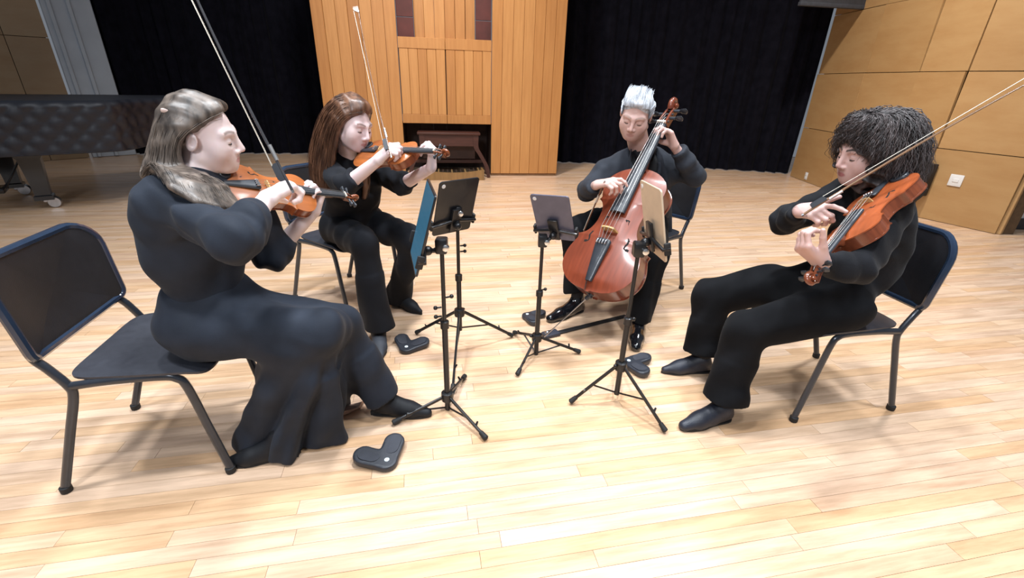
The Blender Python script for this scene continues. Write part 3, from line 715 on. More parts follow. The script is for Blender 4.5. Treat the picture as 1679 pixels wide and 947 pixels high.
st_ = make_stand((0.14, 2.09), 0.105, 0.0, 0.655, [(0.04, 1.88), (0.378, 2.107), (0.021, 2.294)], 'black tripod tablet stand in front of the cellist under the purple-grey tablet', [(0.38, R(30)), (0.12, R(200))])
tablet((0.185, 2.10, 0.755), (0.34, 0.80, 0.42), (-0.22, -0.35, 0.85), 0.190, 0.265, 'purple-grey tablet seen from behind on the stand before the cello', mat('tablet_grey_back', (0.115, 0.115, 0.165), 0.35, metal=0.3, var=0.08), scr_blue, st_, (0.14, 2.09, 0.645))
st_ = make_stand((0.50, 1.72), 0.190, 0.035, 0.755, [(0.284, 1.68), (0.667, 1.507), (0.57, 1.96)], 'black tripod tablet stand on the right beside the cello', [(0.42, R(30)), (0.20, R(210))])
tablet((0.545, 1.735, 0.86), (0.93, 0.10, 0.22), (-0.20, 0.0, 0.97), 0.215, 0.285, 'beige-backed tablet turned nearly edge-on in front of the cello', mat('tablet_gold_back', (0.62, 0.50, 0.37), 0.4, metal=0.2, var=0.06), scr_blue, st_, (0.50, 1.72, 0.745))

padm = mat('pedal_plastic', (0.022, 0.025, 0.034), 0.45, var=0.15, bump=0.1, bscale=200)
def make_pedal(c, rz, label, s=1.0):
    """two-lobed wireless page-turn pedal: both lobes lift away from the heel"""
    t = thing('page_turner_pedal', label, 'foot pedal', (*c, 0), rz, 'two-lobed page turner pedals')
    f = Field()
    for sg in (-1, 1):
        f.cone((0.0, 0.0, 0.014 * s), (0.066 * s, sg * 0.062 * s, 0.026 * s), 0.040 * s, 0.040 * s, 0.010)
    f.plane((0, 0, 0.001), (0, 0, -1), (-0.2, -0.2, -0.1), (0.2, 0.2, 0.05))
    f.plane((0, 0, 0.030 * s), (-0.12, 0, 1), (-0.2, -0.2, 0), (0.2, 0.2, 0.1))
    V, Q = f.mesh(0.005)
    me = mesh_np('pedal_body', V, Q); part('pedal_body', me, padm, t)
    for sg in (-1, 1):
        part('lobe_pad', xf(prism([(x, y) for x, y in rrect(0.086 * s, 0.058 * s, 0.0285 * s, 6)], 0, 0.003), Matrix.Translation((0.050 * s, sg * 0.047 * s, 0.0345 * s)) @ Matrix.Rotation(sg * R(43), 4, 'Z') @ Matrix.Rotation(R(-6), 4, 'Y')), mat('pedal_pad', (0.028, 0.031, 0.042), 0.6, var=0.2, bump=0.3, bscale=500), t)
    part('status_light', xf(lathe([(0.009, 0), (0.009, 0.002), (0.006, 0.003)], 14), Matrix.Translation((-0.006 * s, 0, 0.0292 * s))), mat('status_led', (0.75, 0.85, 0.9), 0.3, emit=0.4), t)
    return t
make_pedal((-0.455, 1.288), R(128), 'dark two-lobed foot pedal on the floor nearest the camera', 1.0)
make_pedal((-0.555, 2.085), R(78), 'heart-shaped foot pedal with a small pale light before the auburn-haired violinist', 0.98)
make_pedal((0.105, 2.500), R(-22), 'foot pedal standing behind the stand with the purple-grey tablet', 0.9)
make_pedal((0.628, 2.01), R(-18), 'foot pedal behind the tripod of the beige-backed tablet', 1.0)

# ================================================================ bowed instruments
LOW = [(0.0, 0.0), (0.004, 0.06), (0.014, 0.12), (0.042, 0.19), (0.09, 0.245), (0.15, 0.281), (0.21, 0.292), (0.27, 0.287), (0.33, 0.268), (0.372, 0.254), (0.402, 0.262)]
MID = [(0.402, 0.262), (0.412, 0.238), (0.43, 0.208), (0.47, 0.178), (0.52, 0.161), (0.57, 0.157), (0.62, 0.161), (0.66, 0.176), (0.685, 0.196), (0.702, 0.222)]
UPP = [(0.702, 0.222), (0.722, 0.211), (0.75, 0.221), (0.79, 0.233), (0.83, 0.236), (0.87, 0.229), (0.91, 0.207), (0.945, 0.168), (0.97, 0.125), (0.985, 0.082), (0.993, 0.045), (0.996, 0.0)]
def half_outline():
    o = [tuple(p) for p in spline(LOW, 4)] + [tuple(p) for p in spline(MID, 3)][1:] + [tuple(p) for p in spline(UPP, 4)][1:]
    x = -1; q = []
    for a, b in o:
        if a > x + 1e-4: q.append((a, max(b, 0.0))); x = a
    return q
HO = half_outline()
def plate_z(x, t, arch):          # x in 0..1 along the body, t = |y| / half width
    g = min(1.0, max(0.0, min(x, 1 - x) / 0.10)); g = g * g * (3 - 2 * g)
    return arch * g * (1 - t * t) ** 1.2 * (0.55 + 0.45 * math.sin(PI * min(1, max(0, (x - 0.02) / 0.96))))
def plate_mesh(L_, wid, z0, th, arch, sgn, over):
    rings = []; m_ = 12
    xs = [(-over / L_, 0.0)] + HO + [(0.996 + over / L_, 0.0)]
    for i, (x, hw) in enumerate(HO):
        w_ = hw * L_ * wid + over; xx = x * L_ + (-over if i == 0 else over if i == len(HO) - 1 else 0)
        if i in (0, len(HO) - 1): w_ = 0.35 * HO[1 if i == 0 else -2][1] * L_ * wid + over
        up = [(xx, -w_ + 2 * w_ * k / m_, z0 + sgn * (th + plate_z(x, abs(-1 + 2 * k / m_), arch))) for k in range(m_ + 1)]
        dn = [(xx, w_ - 2 * w_ * k / m_, z0) for k in range(m_ + 1)]
        rings.append((up + dn) if sgn > 0 else (up + dn)[::-1])
    return loft(rings)
def make_instrument(name, label, cat, group, L_, deep, wid, nk, fb, scr, brz, tailp, cols, endpin=0.0, chin=True, bdark=None):
    """x: tail -> scroll, y: left (bass side), z: out of the top; ribs lie between z = -deep and 0"""
    k = L_ / 0.356
    top_m = mat(name + '_top', cols[0], 0.38, var=0.20, scale=6, stretch=(1, 9, 1), coat=0.15)
    rib_m = mat(name + '_ribs', cols[1], 0.28, var=0.25, scale=14 / k, stretch=(9, 1, 1), coat=0.5)
    ebony = mat('ebony', (0.026, 0.030, 0.038), 0.42, var=0.15, coat=0.2)
    t = thing(name, label, cat, group=group)
    top = part('top_plate', plate_mesh(L_, wid, 0.0, 0.0035 * k, 0.015 * k, 1, 0.003 * k), top_m, t, ang=50)
    part('back_plate', plate_mesh(L_, wid, -deep, 0.0035 * k, 0.014 * k, -1, 0.003 * k), rib_m, t, ang=50)
    ho = [(x * L_, h * L_ * wid) for x, h in HO]; loop = ho + [(x, -h) for x, h in ho[::-1][1:-1]]
    part('ribs', loft([[(x, y, -deep) for x, y in loop], [(x, y, 0.0) for x, y in loop]], cap=False), rib_m, t, ang=35)
    def ztop(x, y):
        hw = np.interp(x / L_, [q[0] for q in HO], [q[1] for q in HO]) * L_ * wid; return 0.0035 * k + plate_z(x / L_, min(1, abs(y) / hw), 0.015 * k)
    # f-holes, let into the top
    for s_ in (-1, 1):
        ctl = [(0.345, 0.185), (0.352, 0.150), (0.375, 0.150), (0.40, 0.158), (0.455, 0.142), (0.51, 0.120), (0.535, 0.105), (0.556, 0.098), (0.562, 0.085), (0.553, 0.074)]
        pts = spline([(a * L_, s_ * b * L_ * wid) for a, b in ctl], 4); wd = [0.0042 * k * (0.35 + 0.75 * math.sin(PI * i / (len(pts) - 1)) + (0.9 if i < 3 or i > len(pts) - 4 else 0)) * 0.6 for i in range(len(pts))]
        rings = []
        for i, p in enumerate(pts):
            d = np.array(pts[min(i + 1, len(pts) - 1)]) - np.array(pts[max(i - 1, 0)]); d /= np.linalg.norm(d); n_ = np.array([-d[1], d[0]])
            r_ = []
            for e, zz in ((-1, 0.0006), (1, 0.0006), (1, -0.0006), (-1, -0.0006)):
                q = p + n_ * e * wd[i]; r_.append((q[0], q[1], ztop(q[0], q[1]) + zz * k))
            rings.append(r_)
        part('f_hole', loft(rings), mat('f_hole_dark', (0.006, 0.004, 0.003), 0.9), top, ang=40)
    # purfling line
    # neck, fingerboard, pegbox, scroll
    xn = L_ + nk; zb = brz; zn = 0.020 * k; xs_ = xn - fb; xb = 0.452 * L_
    def zstr(x): return zb + (zn + 0.004 * k - zb) * (x - xb) / (xn - xb)
    def fbz(x): return zstr(x) - 0.0055 * k
    nw = 0.012 * k
    part('neck', loft([[(x, y * nw * w_ , fbz(x) - 0.004 * k - z * 0.016 * k * d_) for y, z in ((-1, 0), (-0.85, 0.6), (-0.4, 1), (0.4, 1), (0.85, 0.6), (1, 0))] for x, w_, d_ in ((L_ - 0.012 * k, 1.35, 2.2), (L_ + 0.006 * k, 1.25, 1.8), (L_ + 0.022 * k, 1.15, 1.05), (xn, 1.0, 0.9))]), rib_m, t, ang=50)
    part('fingerboard', loft([[(x, w_ * math.sin(a), fbz(x) - 0.0045 * k + 0.0065 * k * math.cos(a) * 1.0) for a in np.linspace(-PI / 2, PI / 2, 9)] + [(x, w_, fbz(x) - 0.0085 * k), (x, -w_, fbz(x) - 0.0085 * k)] for x, w_ in ((xs_, 0.0205 * k), ((xs_ + xn) / 2, 0.0165 * k), (xn, 0.0125 * k))]), ebony, t, ang=50)
    part('nut', rbox((xn + 0.002 * k, 0, zn + 0.0005 * k), (0.005 * k, 0.024 * k, 0.009 * k), 0.001 * k, 1), mat('bone', (0.7, 0.65, 0.55), 0.4, var=0.05), t)
    pb = part('pegbox', join(*[loft([[(x, s_ * w_, fbz(xn) + 0.002 * k - dz), (x, s_ * (w_ + 0.005 * k), fbz(xn) + 0.002 * k - dz), (x, s_ * (w_ + 0.005 * k), fbz(xn) - 0.020 * k - dz), (x, s_ * w_, fbz(xn) - 0.020 * k - dz)] for x, w_, dz in ((xn, 0.0075 * k, 0), (xn + scr * 0.35, 0.006 * k, 0.006 * k), (xn + scr * 0.72, 0.004 * k, 0.016 * k))]) for s_ in (-1, 1)],
        loft([[(x, -w_, fbz(xn) - 0.016 * k - dz), (x, w_, fbz(xn) - 0.016 * k - dz), (x, w_, fbz(xn) - 0.023 * k - dz), (x, -w_, fbz(xn) - 0.023 * k - dz)] for x, w_, dz in ((xn, 0.0125 * k, 0), (xn + scr * 0.35, 0.011 * k, 0.006 * k), (xn + scr * 0.72, 0.009 * k, 0.016 * k))])), rib_m, t, ang=40)
    cx_, cz_ = xn + scr * 0.80, fbz(xn) - 0.018 * k; sp = []
    for i in range(34):
        a = R(-150) + i * R(20); r_ = 0.0175 * k * (1 - i / 38.0); sp.append((cx_ + r_ * math.cos(a), 0.0, cz_ - r_ * math.sin(a)))
    part('scroll', join(tube(sp, [0.0075 * k * (1 - 0.4 * i / 34) for i in range(34)], 8), *[xf(lathe([(0.002 * k, 0), (0.0065 * k, 0.001 * k), (0.0065 * k, 0.012 * k), (0.003 * k, 0.0145 * k)], 12), Matrix.Translation((cx_, 0, cz_)) @ Matrix.Rotation(s_ * PI / 2, 4, 'X')) for s_ in (-1, 1)]), rib_m, t, ang=45)
    for i in range(4):
        s_ = -1 if i % 2 else 1; x = xn + scr * (0.12 + 0.16 * i); z = fbz(xn) - 0.008 * k - 0.003 * k * i
        part('peg', join(tube([(x, -s_ * 0.014 * k, z), (x, s_ * 0.026 * k, z)], [0.003 * k, 0.004 * k], 8), tube([(x, s_ * 0.026 * k, z), (x, s_ * 0.030 * k, z), (x, s_ * 0.042 * k, z), (x, s_ * 0.046 * k, z)], [0.004 * k, 0.008 * k, 0.010 * k, 0.004 * k], 8, flat=0.45)), ebony, t)
    # bridge, tailpiece, strings
    bw = 0.021 * k; zt = ztop(xb, 0)
    arch_o = [(-bw, 0), (-bw * 0.5, 0), (-bw * 0.4, (zb - zt) * 0.22), (bw * 0.4, (zb - zt) * 0.22), (bw * 0.5, 0), (bw, 0), (bw * 0.92, (zb - zt) * 0.45), (bw * 0.85, (zb - zt) * 0.82), (bw * 0.4, (zb - zt) * 0.97), (0, zb - zt), (-bw * 0.4, (zb - zt) * 0.97), (-bw * 0.85, (zb - zt) * 0.84), (-bw * 0.92, (zb - zt) * 0.45)]
    part('bridge', loft([[(xb + d_, y, ztop(xb, y) * (1 if z < 0.002 else 0) + (zt if z >= 0.002 else 0) + z) for y, z in arch_o] for d_ in (-0.002 * k, 0.002 * k)]), mat('bridge_maple', (0.55, 0.34, 0.14), 0.5, var=0.15), t, ang=40)
    xt = 0.06 * L_; zt0 = ztop(xt, 0) + 0.006 * k; xt1 = xt + tailp
    def ztp(x): return zt0 + (zb * 0.80 - zt0) * (x - xt) / (xb - xt)
    tp = part('tailpiece', loft([[(x, w_ * math.sin(a), ztp(x) + 0.005 * k * math.cos(a)) for a in np.linspace(-PI / 2, PI / 2, 7)] + [(x, w_, ztp(x) - 0.003 * k), (x, -w_, ztp(x) - 0.003 * k)] for x, w_ in ((xt, 0.009 * k), (xt + tailp * 0.1, 0.0105 * k), (xt + tailp * 0.75, 0.0185 * k), (xt1 - 0.004 * k, 0.021 * k), (xt1, 0.017 * k))]), ebony, t, ang=50)
    for i in range(4): part('fine_tuner', rbox((xt1 - 0.010 * k, (-0.0115 + i * 0.0077) * k, ztp(xt1) + 0.0075 * k), (0.012 * k, 0.004 * k, 0.005 * k), 0.001 * k, 1), steel, tp)
    part('tail_gut', tube([(xt, 0.004 * k, zt0), (0.0, 0.004 * k, ztop(0.01 * L_, 0) + 0.001 * k), (-0.006 * k, 0.0, -deep * 0.4)], 0.0012 * k, 5), ebony, t)
    sm = mat('string_steel', (0.62, 0.62, 0.60), 0.3, metal=0.8, var=0.05)
    for i in range(4):
        e = i - 1.5; part('string', tube([(xt1 - 0.006 * k, e * 0.0077 * k, ztp(xt1) + 0.006 * k), (xb, e * 0.0112 * k, zb + 0.001 * k - 0.0014 * k * e * e), (xn, e * 0.0055 * k, zn + 0.005 * k), (xn + scr * (0.15 + 0.1 * i), e * 0.003 * k, zn - 0.006 * k)], max(0.0004 * k, 0.0006), 5), sm, t)
    if chin:
        part('chin_rest', loft([[(0.036 * k + 0.020 * k * r_ * math.cos(a), 0.046 * k + 0.025 * k * r_ * math.sin(a), z_ + 0.013 * k) for a in np.linspace(0, 2 * PI, 22, endpoint=False)] for r_, z_ in ((0.2, -0.006 * k), (1.0, -0.004 * k), (1.06, 0.003 * k), (0.94, 0.006 * k), (0.6, 0.002 * k), (0.1, 0.0))]), ebony, t, ang=60)
        cl = part('chin_clamp', join(rod((0.0, 0.045 * k, -deep - 0.002), (0.0, 0.045 * k, 0.012 * k), 0.0022 * k, 6), rod((0.0, 0.062 * k, -deep - 0.002), (0.0, 0.062 * k, 0.012 * k), 0.0022 * k, 6)), steel, t)
        sr = part('shoulder_rest', tube([tuple(p) for p in spline([(0.04 * k, 0.085 * k, -deep - 0.012 * k), (0.055 * k, 0.05 * k, -deep - 0.030 * k), (0.075 * k, -0.03 * k, -deep - 0.026 * k), (0.09 * k, -0.098 * k, -deep - 0.012 * k)], 5)], 0.010 * k, 8, flat=0.5), rubber, t)
        for q in ((0.040 * k, 0.086 * k), (0.092 * k, -0.096 * k)): part('rest_foot', rod((q[0], q[1] * 0.97, -deep - 0.014 * k), (q[0], q[1], 0.002), 0.003 * k, 6), rubber, sr)
    part('end_button', lathe([(0.002 * k, 0), (0.0065 * k, 0.001 * k), (0.0065 * k, 0.008 * k), (0.003 * k, 0.010 * k)], 10, (0, 0, 0)) if False else xf(lathe([(0.002 * k, 0), (0.0065 * k, 0.001 * k), (0.0065 * k, 0.010 * k), (0.003 * k, 0.012 * k)], 10), Matrix.Translation((0.002, 0, -deep * 0.5)) @ Matrix.Rotation(-PI / 2, 4, 'Y')), ebony, t)
    if endpin: part('end_pin', tube([(0, 0, -deep * 0.5), (-endpin * 0.985, 0, -deep * 0.5), (-endpin, 0, -deep * 0.5)], [0.005, 0.005, 0.001], 8), steel, t)
    return t
def make_bow(label, group, A, T, hair_dir, L_=0.745, stickc=(0.16, 0.055, 0.02)):
    """A: middle of the frog; T: a point the stick runs towards; hair_dir: side on which the hair lies"""
    t = thing('bow', label, 'bow', group=group)
    place(t, Vector(T) - Vector(A), Vector(hair_dir), A)      # x: frog -> tip, z: stick -> hair
    sw = mat('bow_stick' + str(stickc), stickc, 0.3, var=0.15, coat=0.4); eb = MATS['ebony']
    xs = np.linspace(-0.06, L_ - 0.06, 13)
    part('stick', tube([(x, 0, -0.010 + 0.010 * math.sin(PI * (x + 0.06) / L_)) for x in xs], [0.0044 - 0.0018 * i / 12 for i in range(13)], 8), sw, t)
    part('frog', loft([[(x, y, z) for y, z in ((-0.006, -0.006), (0.006, -0.006), (0.006, h), (-0.006, h))] for x, h in ((-0.028, 0.008), (-0.02, 0.012), (0.018, 0.012), (0.024, 0.004))]), eb, t, ang=30)
    part('tip', loft([[(x, y, z) for y, z in ((-0.004, -0.013), (0.004, -0.013), (0.003, h), (-0.003, h))] for x, h in ((L_ - 0.085, -0.008), (L_ - 0.072, 0.010), (L_ - 0.062, 0.013), (L_ - 0.054, 0.010))]), sw, t, ang=30)
    part('bow_hair', rbox(((L_ - 0.06) / 2, 0, 0.011), (L_ - 0.09, 0.009, 0.0014), 0.0004, 1), mat('horse_hair', (0.80, 0.76, 0.66), 0.45, var=0.08), t)
    part('screw_button', tube([(-0.06, 0, -0.010), (-0.068, 0, -0.010)], 0.0045, 8), steel, t); part('grip_wrap', tube([(0.03, 0, -0.0085), (0.075, 0, -0.0075)], 0.0054, 8), mat('silver_wrap', (0.6, 0.6, 0.6), 0.35, metal=0.9, var=0.05), t)
    return t

# ================================================================ people: shared builders
def V3(p): return np.array(p, float)
def unit_(v): v = V3(v); return v / np.linalg.norm(v)
def lerp(a, b, t): return V3(a) + (V3(b) - V3(a)) * t

class Head:
    def __init__(s, c, fwd, up, size=1.0):
        s.c = V3(c); s.ey = unit_(fwd); up = V3(up); s.ez = unit_(up - s.ey * (up @ s.ey)); s.ex = np.cross(s.ey, s.ez); s.k = size
        s.M = np.stack([s.ex, s.ey, s.ez], 1)
    def w(s, x, y, z): return s.c + s.k * (s.ex * x + s.ey * y + s.ez * z)
    def local(s, V): return (V - s.c) @ s.M / s.k
    def add(s, F, jaw=1.0, nose=1.0, female=True):
        k = s.k; e = lambda p, r, kk=0.02, mode='u', M=None: F.ell(s.w(*p), [q * k for q in r], s.M if M is None else M, kk * k, mode)
        c = lambda a, b, ra, rb, kk=0.01: F.cone(s.w(*a), s.w(*b), ra * k, rb * k, kk * k)
        e((0, -0.016, 0.038), (0.074, 0.096, 0.080)); e((0, 0.022, -0.022), (0.063, 0.070, 0.082), 0.03)
        e((0, 0.034, -0.070), (0.047 * jaw, 0.050, 0.040), 0.03); e((0, 0.072, -0.099), (0.019 * jaw, 0.0165, 0.0155), 0.025)
        for sx in (-1, 1):
            c((sx * 0.052 * jaw, 0.002, -0.055), (sx * 0.022 * jaw, 0.058, -0.094), 0.018, 0.014, 0.02)
            e((sx * 0.042, 0.056, -0.030), (0.024, 0.022, 0.028), 0.04)
            c((sx * 0.046, 0.072, 0.024), (sx * 0.014, 0.084, 0.021), 0.009, 0.010, 0.020)
            e((sx * 0.031, 0.096, 0.001), (0.016, 0.012, 0.010), 0.016, 's')
            e((sx * 0.031, 0.0745, -0.001), (0.0165, 0.0145, 0.0125), 0.004)
            e((sx * 0.0125, 0.097, -0.038), (0.0085, 0.010, 0.0075), 0.006)
            a = R(18); Me = np.stack([s.ex, s.ey * math.cos(a) + s.ez * math.sin(a) * -1 * 0 + s.ez * math.sin(a) * -1, s.ez * math.cos(a) + s.ey * math.sin(a)], 1); Me[:, 0] = unit_(s.ex + s.ey * -0.35 * sx * 1.0)
            Me[:, 1] = unit_(Me[:, 1] - Me[:, 0] * (Me[:, 1] @ Me[:, 0])); Me[:, 2] = np.cross(Me[:, 0], Me[:, 1])
            e((sx * 0.077, -0.010, -0.004), (0.0065, 0.019, 0.031), 0.006, 'u', Me)
            e((sx * 0.084, -0.006, -0.002), (0.006, 0.010, 0.017), 0.004, 's', Me)
        c((0, 0.088, 0.016), (0, 0.106 + 0.004 * nose, -0.030), 0.0080, 0.0100, 0.012)
        e((0, 0.077, -0.068), (0.030, 0.0155, 0.026), 0.022)
        c((-0.018, 0.0855, -0.0635), (0, 0.0930, -0.0615), 0.0032, 0.0050, 0.005); c((0.018, 0.0855, -0.0635), (0, 0.0930, -0.0615), 0.0032, 0.0050, 0.005)
        c((-0.013, 0.0860, -0.0715), (0.013, 0.0860, -0.0715), 0.0050, 0.0050, 0.006); e((0, 0.0900, -0.0722), (0.012, 0.0055, 0.0052), 0.006)
        return F
    def attrs(s, me, V, brow=1.0, lip=1.0):
        q = s.local(V); x = np.abs(q[:, 0])
        d = np.sqrt((x / 0.021) ** 2 + ((q[:, 2] + 0.0668) / 0.0088) ** 2); lp = np.clip((1.15 - d) / 0.3, 0, 1) * (q[:, 1] > 0.075) * lip
        bl = np.clip(1.1 - np.sqrt(((x - 0.044) / 0.028) ** 2 + ((q[:, 2] + 0.030) / 0.026) ** 2), 0, 1) * (q[:, 1] > 0.03) * 0.14
        bl = np.maximum(bl, np.clip(1 - np.sqrt((x / 0.018) ** 2 + ((q[:, 2] + 0.032) / 0.018) ** 2), 0, 1) * (q[:, 1] > 0.09) * 0.2)
        t = np.clip((x - 0.012) / 0.040, 0, 1); zb = 0.0245 + 0.006 * np.sin(t * PI * 0.8)
        br = np.clip(1.4 - np.abs(q[:, 2] - zb) / 0.0042, 0, 1) * (x > 0.011) * (x < 0.054) * (q[:, 1] > 0.05) * brow
        for n_, v in (('lip', lp), ('blush', bl), ('brow', br)):
            a = me.attributes.new(n_, 'FLOAT', 'POINT'); a.data.foreach_set('value', v.astype(np.float32))
    def eyes(s, body, closed=False):
        k = s.k; lash = mat('eyelash', (0.02, 0.014, 0.012), 0.6)
        for sx in (-1, 1):
            pts = [s.w(sx * (0.031 + 0.0155 * math.cos(a)), 0.0885 - 0.009 * abs(math.cos(a)) ** 2, (-0.0055 if closed else 0.003) + (-0.004 if closed else 0.0055) * math.sin(a)) for a in np.linspace(0.1, PI - 0.1, 9)]
            part('eyelash', tube(pts, 0.0015 * k, 5), lash, body, world=True)
            if closed:
                part('eye', ball(s.w(sx * 0.031, 0.0815, -0.0088), (0.0085 * k, 0.0052 * k, 0.0030 * k), 12, 8), mat('eye_down', (0.10, 0.08, 0.075), 0.2), body, world=True)
            else:
                c = s.w(sx * 0.031, 0.0790, -0.0015)
                part('eye', ball(c, 0.0108 * k, 14, 10), mat('eye_white', (0.70, 0.68, 0.66), 0.15), body, world=True)
                part('iris', ball(s.w(sx * 0.0315, 0.0858, -0.0015), (0.0052 * k,) * 3, 12, 8), mat('iris_dark', (0.03, 0.022, 0.016), 0.1), body, world=True)

FL = [(0.042, 0.026, 0.020), (0.046, 0.029, 0.021), (0.043, 0.027, 0.020), (0.034, 0.021, 0.018)]
def add_hand(F, wrist, f, n, side, curl, thumb=(0.55, 0.75, 0.35, 0.4), k=1.0, spread=0.06, ks=0.008):
    """f: knuckle direction, n: way the palm faces; curl: per finger (mcp, pip, dip) degrees; returns the box of the hand"""
    f = unit_(f); n = V3(n); n = unit_(n - f * (n @ f)); s_ = np.cross(f, n) * (1 if side == 'R' else -1); W = V3(wrist); pts = [W]
    for i in range(4):
        so = (0.027, 0.009, -0.010, -0.027)[i] * k; fl = (0.088, 0.091, 0.087, 0.079)[i] * k
        m_ = W + f * fl + s_ * so; F.cone(W + s_ * so * 0.55 + f * 0.008 * k, m_, 0.0165 * k, 0.0118 * k, 0.014)
        d = f; a = 0; p = m_; sp = spread * (1.5 - i)
        c_ = curl[i] if isinstance(curl[0], (tuple, list)) else curl
        for j in range(3):
            a += R(c_[j]); d = f * math.cos(a) + n * math.sin(a) + s_ * sp * max(0.2, math.cos(a)); d = unit_(d); q = p + d * FL[i][j] * k
            F.cone(p, q, (0.0100, 0.0090, 0.0082)[j] * k, (0.0090, 0.0082, 0.0070)[j] * k, 0.004 if j else 0.006); p = q; pts.append(p)
    b0 = W + f * 0.020 * k + s_ * 0.022 * k + n * 0.006 * k; td = unit_(f * thumb[0] + s_ * thumb[1] + n * thumb[2]); b1 = b0 + td * 0.044 * k
    t2 = unit_(td + (f * 0.6 + n * 0.5) * thumb[3]); b2 = b1 + t2 * 0.033 * k; t3 = unit_(t2 + (f * 0.3 + n * 0.6) * thumb[3]); b3 = b2 + t3 * 0.026 * k
    F.cone(b0, b1, 0.0175 * k, 0.0125 * k, 0.014); F.cone(b1, b2, 0.0115 * k, 0.0098 * k, 0.005); F.cone(b2, b3, 0.0098 * k, 0.0078 * k, 0.004)
    pts += [b1, b2, b3]; pts = np.array(pts); return pts.min(0) - 0.02, pts.max(0) + 0.02

def body_mesh(name, F, boxes, root, h=0.009):
    """one mesh: fine inside the boxes, coarser elsewhere"""
    out = []
    def inside(c, lo, hi, e): return np.all((c > lo + e) & (c < hi - e), 1)
    for lo, hi, hh in boxes:
        V, Q = F.mesh(hh, lo - 3 * hh, hi + 3 * hh); c = V[Q].mean(1); out.append((V, Q[inside(c, lo, hi, 0)]))
    V, Q = F.mesh(h); c = V[Q].mean(1); m = np.zeros(len(Q), bool)
    for lo, hi, hh in boxes: m |= inside(c, lo, hi, 1.3 * h)
    out.append((V, Q[~m])); 
    cl = []
    for V, Q in out:
        u, inv = np.unique(Q, return_inverse=True); cl.append((V[u], inv.reshape(Q.shape)))
    return fmesh(name, cl, root)

def garment(name, F, m, root, h=0.007):
    me, V = fmesh(name, [F.mesh(h)], root); return part(name, me, m, root)

def torso_axes(sR, sL, neck, pel):
    lat = unit_(V3(sR) - V3(sL)); up = V3(neck) - V3(pel); up = unit_(up - lat * (up @ lat)); fwd = np.cross(up, lat); return np.stack([lat, fwd, up], 1)

def add_torso(F, J, dr=0.0, woman=True, wl=0.0):
    M = torso_axes(J['sR'], J['sL'], J['neck'], J['pel']); lat, fwd, up = M.T; pel, neck = V3(J['pel']), V3(J['neck']); wa = V3(J['waist']); ch = V3(J['chest'])
    hip = unit_(V3(J['hR']) - V3(J['hL'])); Mp = np.stack([hip, unit_(np.cross([0, 0, 1], hip)), np.array([0, 0, 1.0])], 1)
    F.ell(pel, np.array([0.165, 0.120, 0.115]) + dr, Mp, 0.03)
    F.ell(wa, np.array([0.128 if woman else 0.150, 0.094 if woman else 0.115, 0.13]) + dr + wl, M, 0.09)
    F.ell(ch, np.array([0.156 if woman else 0.172, 0.104 if woman else 0.120, 0.16]) + dr, M, 0.08)
    if woman:
        for s_ in (-1, 1): F.ell(ch + fwd * 0.070 + lat * s_ * 0.062 - up * 0.035, np.array([0.058, 0.052, 0.060]) + dr, M, 0.05)
    for q in ('sR', 'sL'): F.cone(lerp(neck, J[q], 0.25), J[q], 0.050 + dr, 0.056 + dr, 0.06)
    return M

def add_limbs(F, J, dr=-0.010, hands=True):
    for s_ in 'RL':
        F.chain([J['s' + s_], J['e' + s_], J['w' + s_]], [0.050 + dr, 0.042 + dr * 0.6, 0.025], 0.02)
        F.chain([J['h' + s_], J['k' + s_], J['a' + s_]], [0.080 + dr, 0.055 + dr, 0.030], 0.02)
        a = V3(J['a' + s_]); t = V3(J['t' + s_]); F.cone((a[0], a[1], 0.075), (a[0] + (t[0] - a[0]) * 0.7, a[1] + (t[1] - a[1]) * 0.7, 0.030), 0.024, 0.012, 0.01)

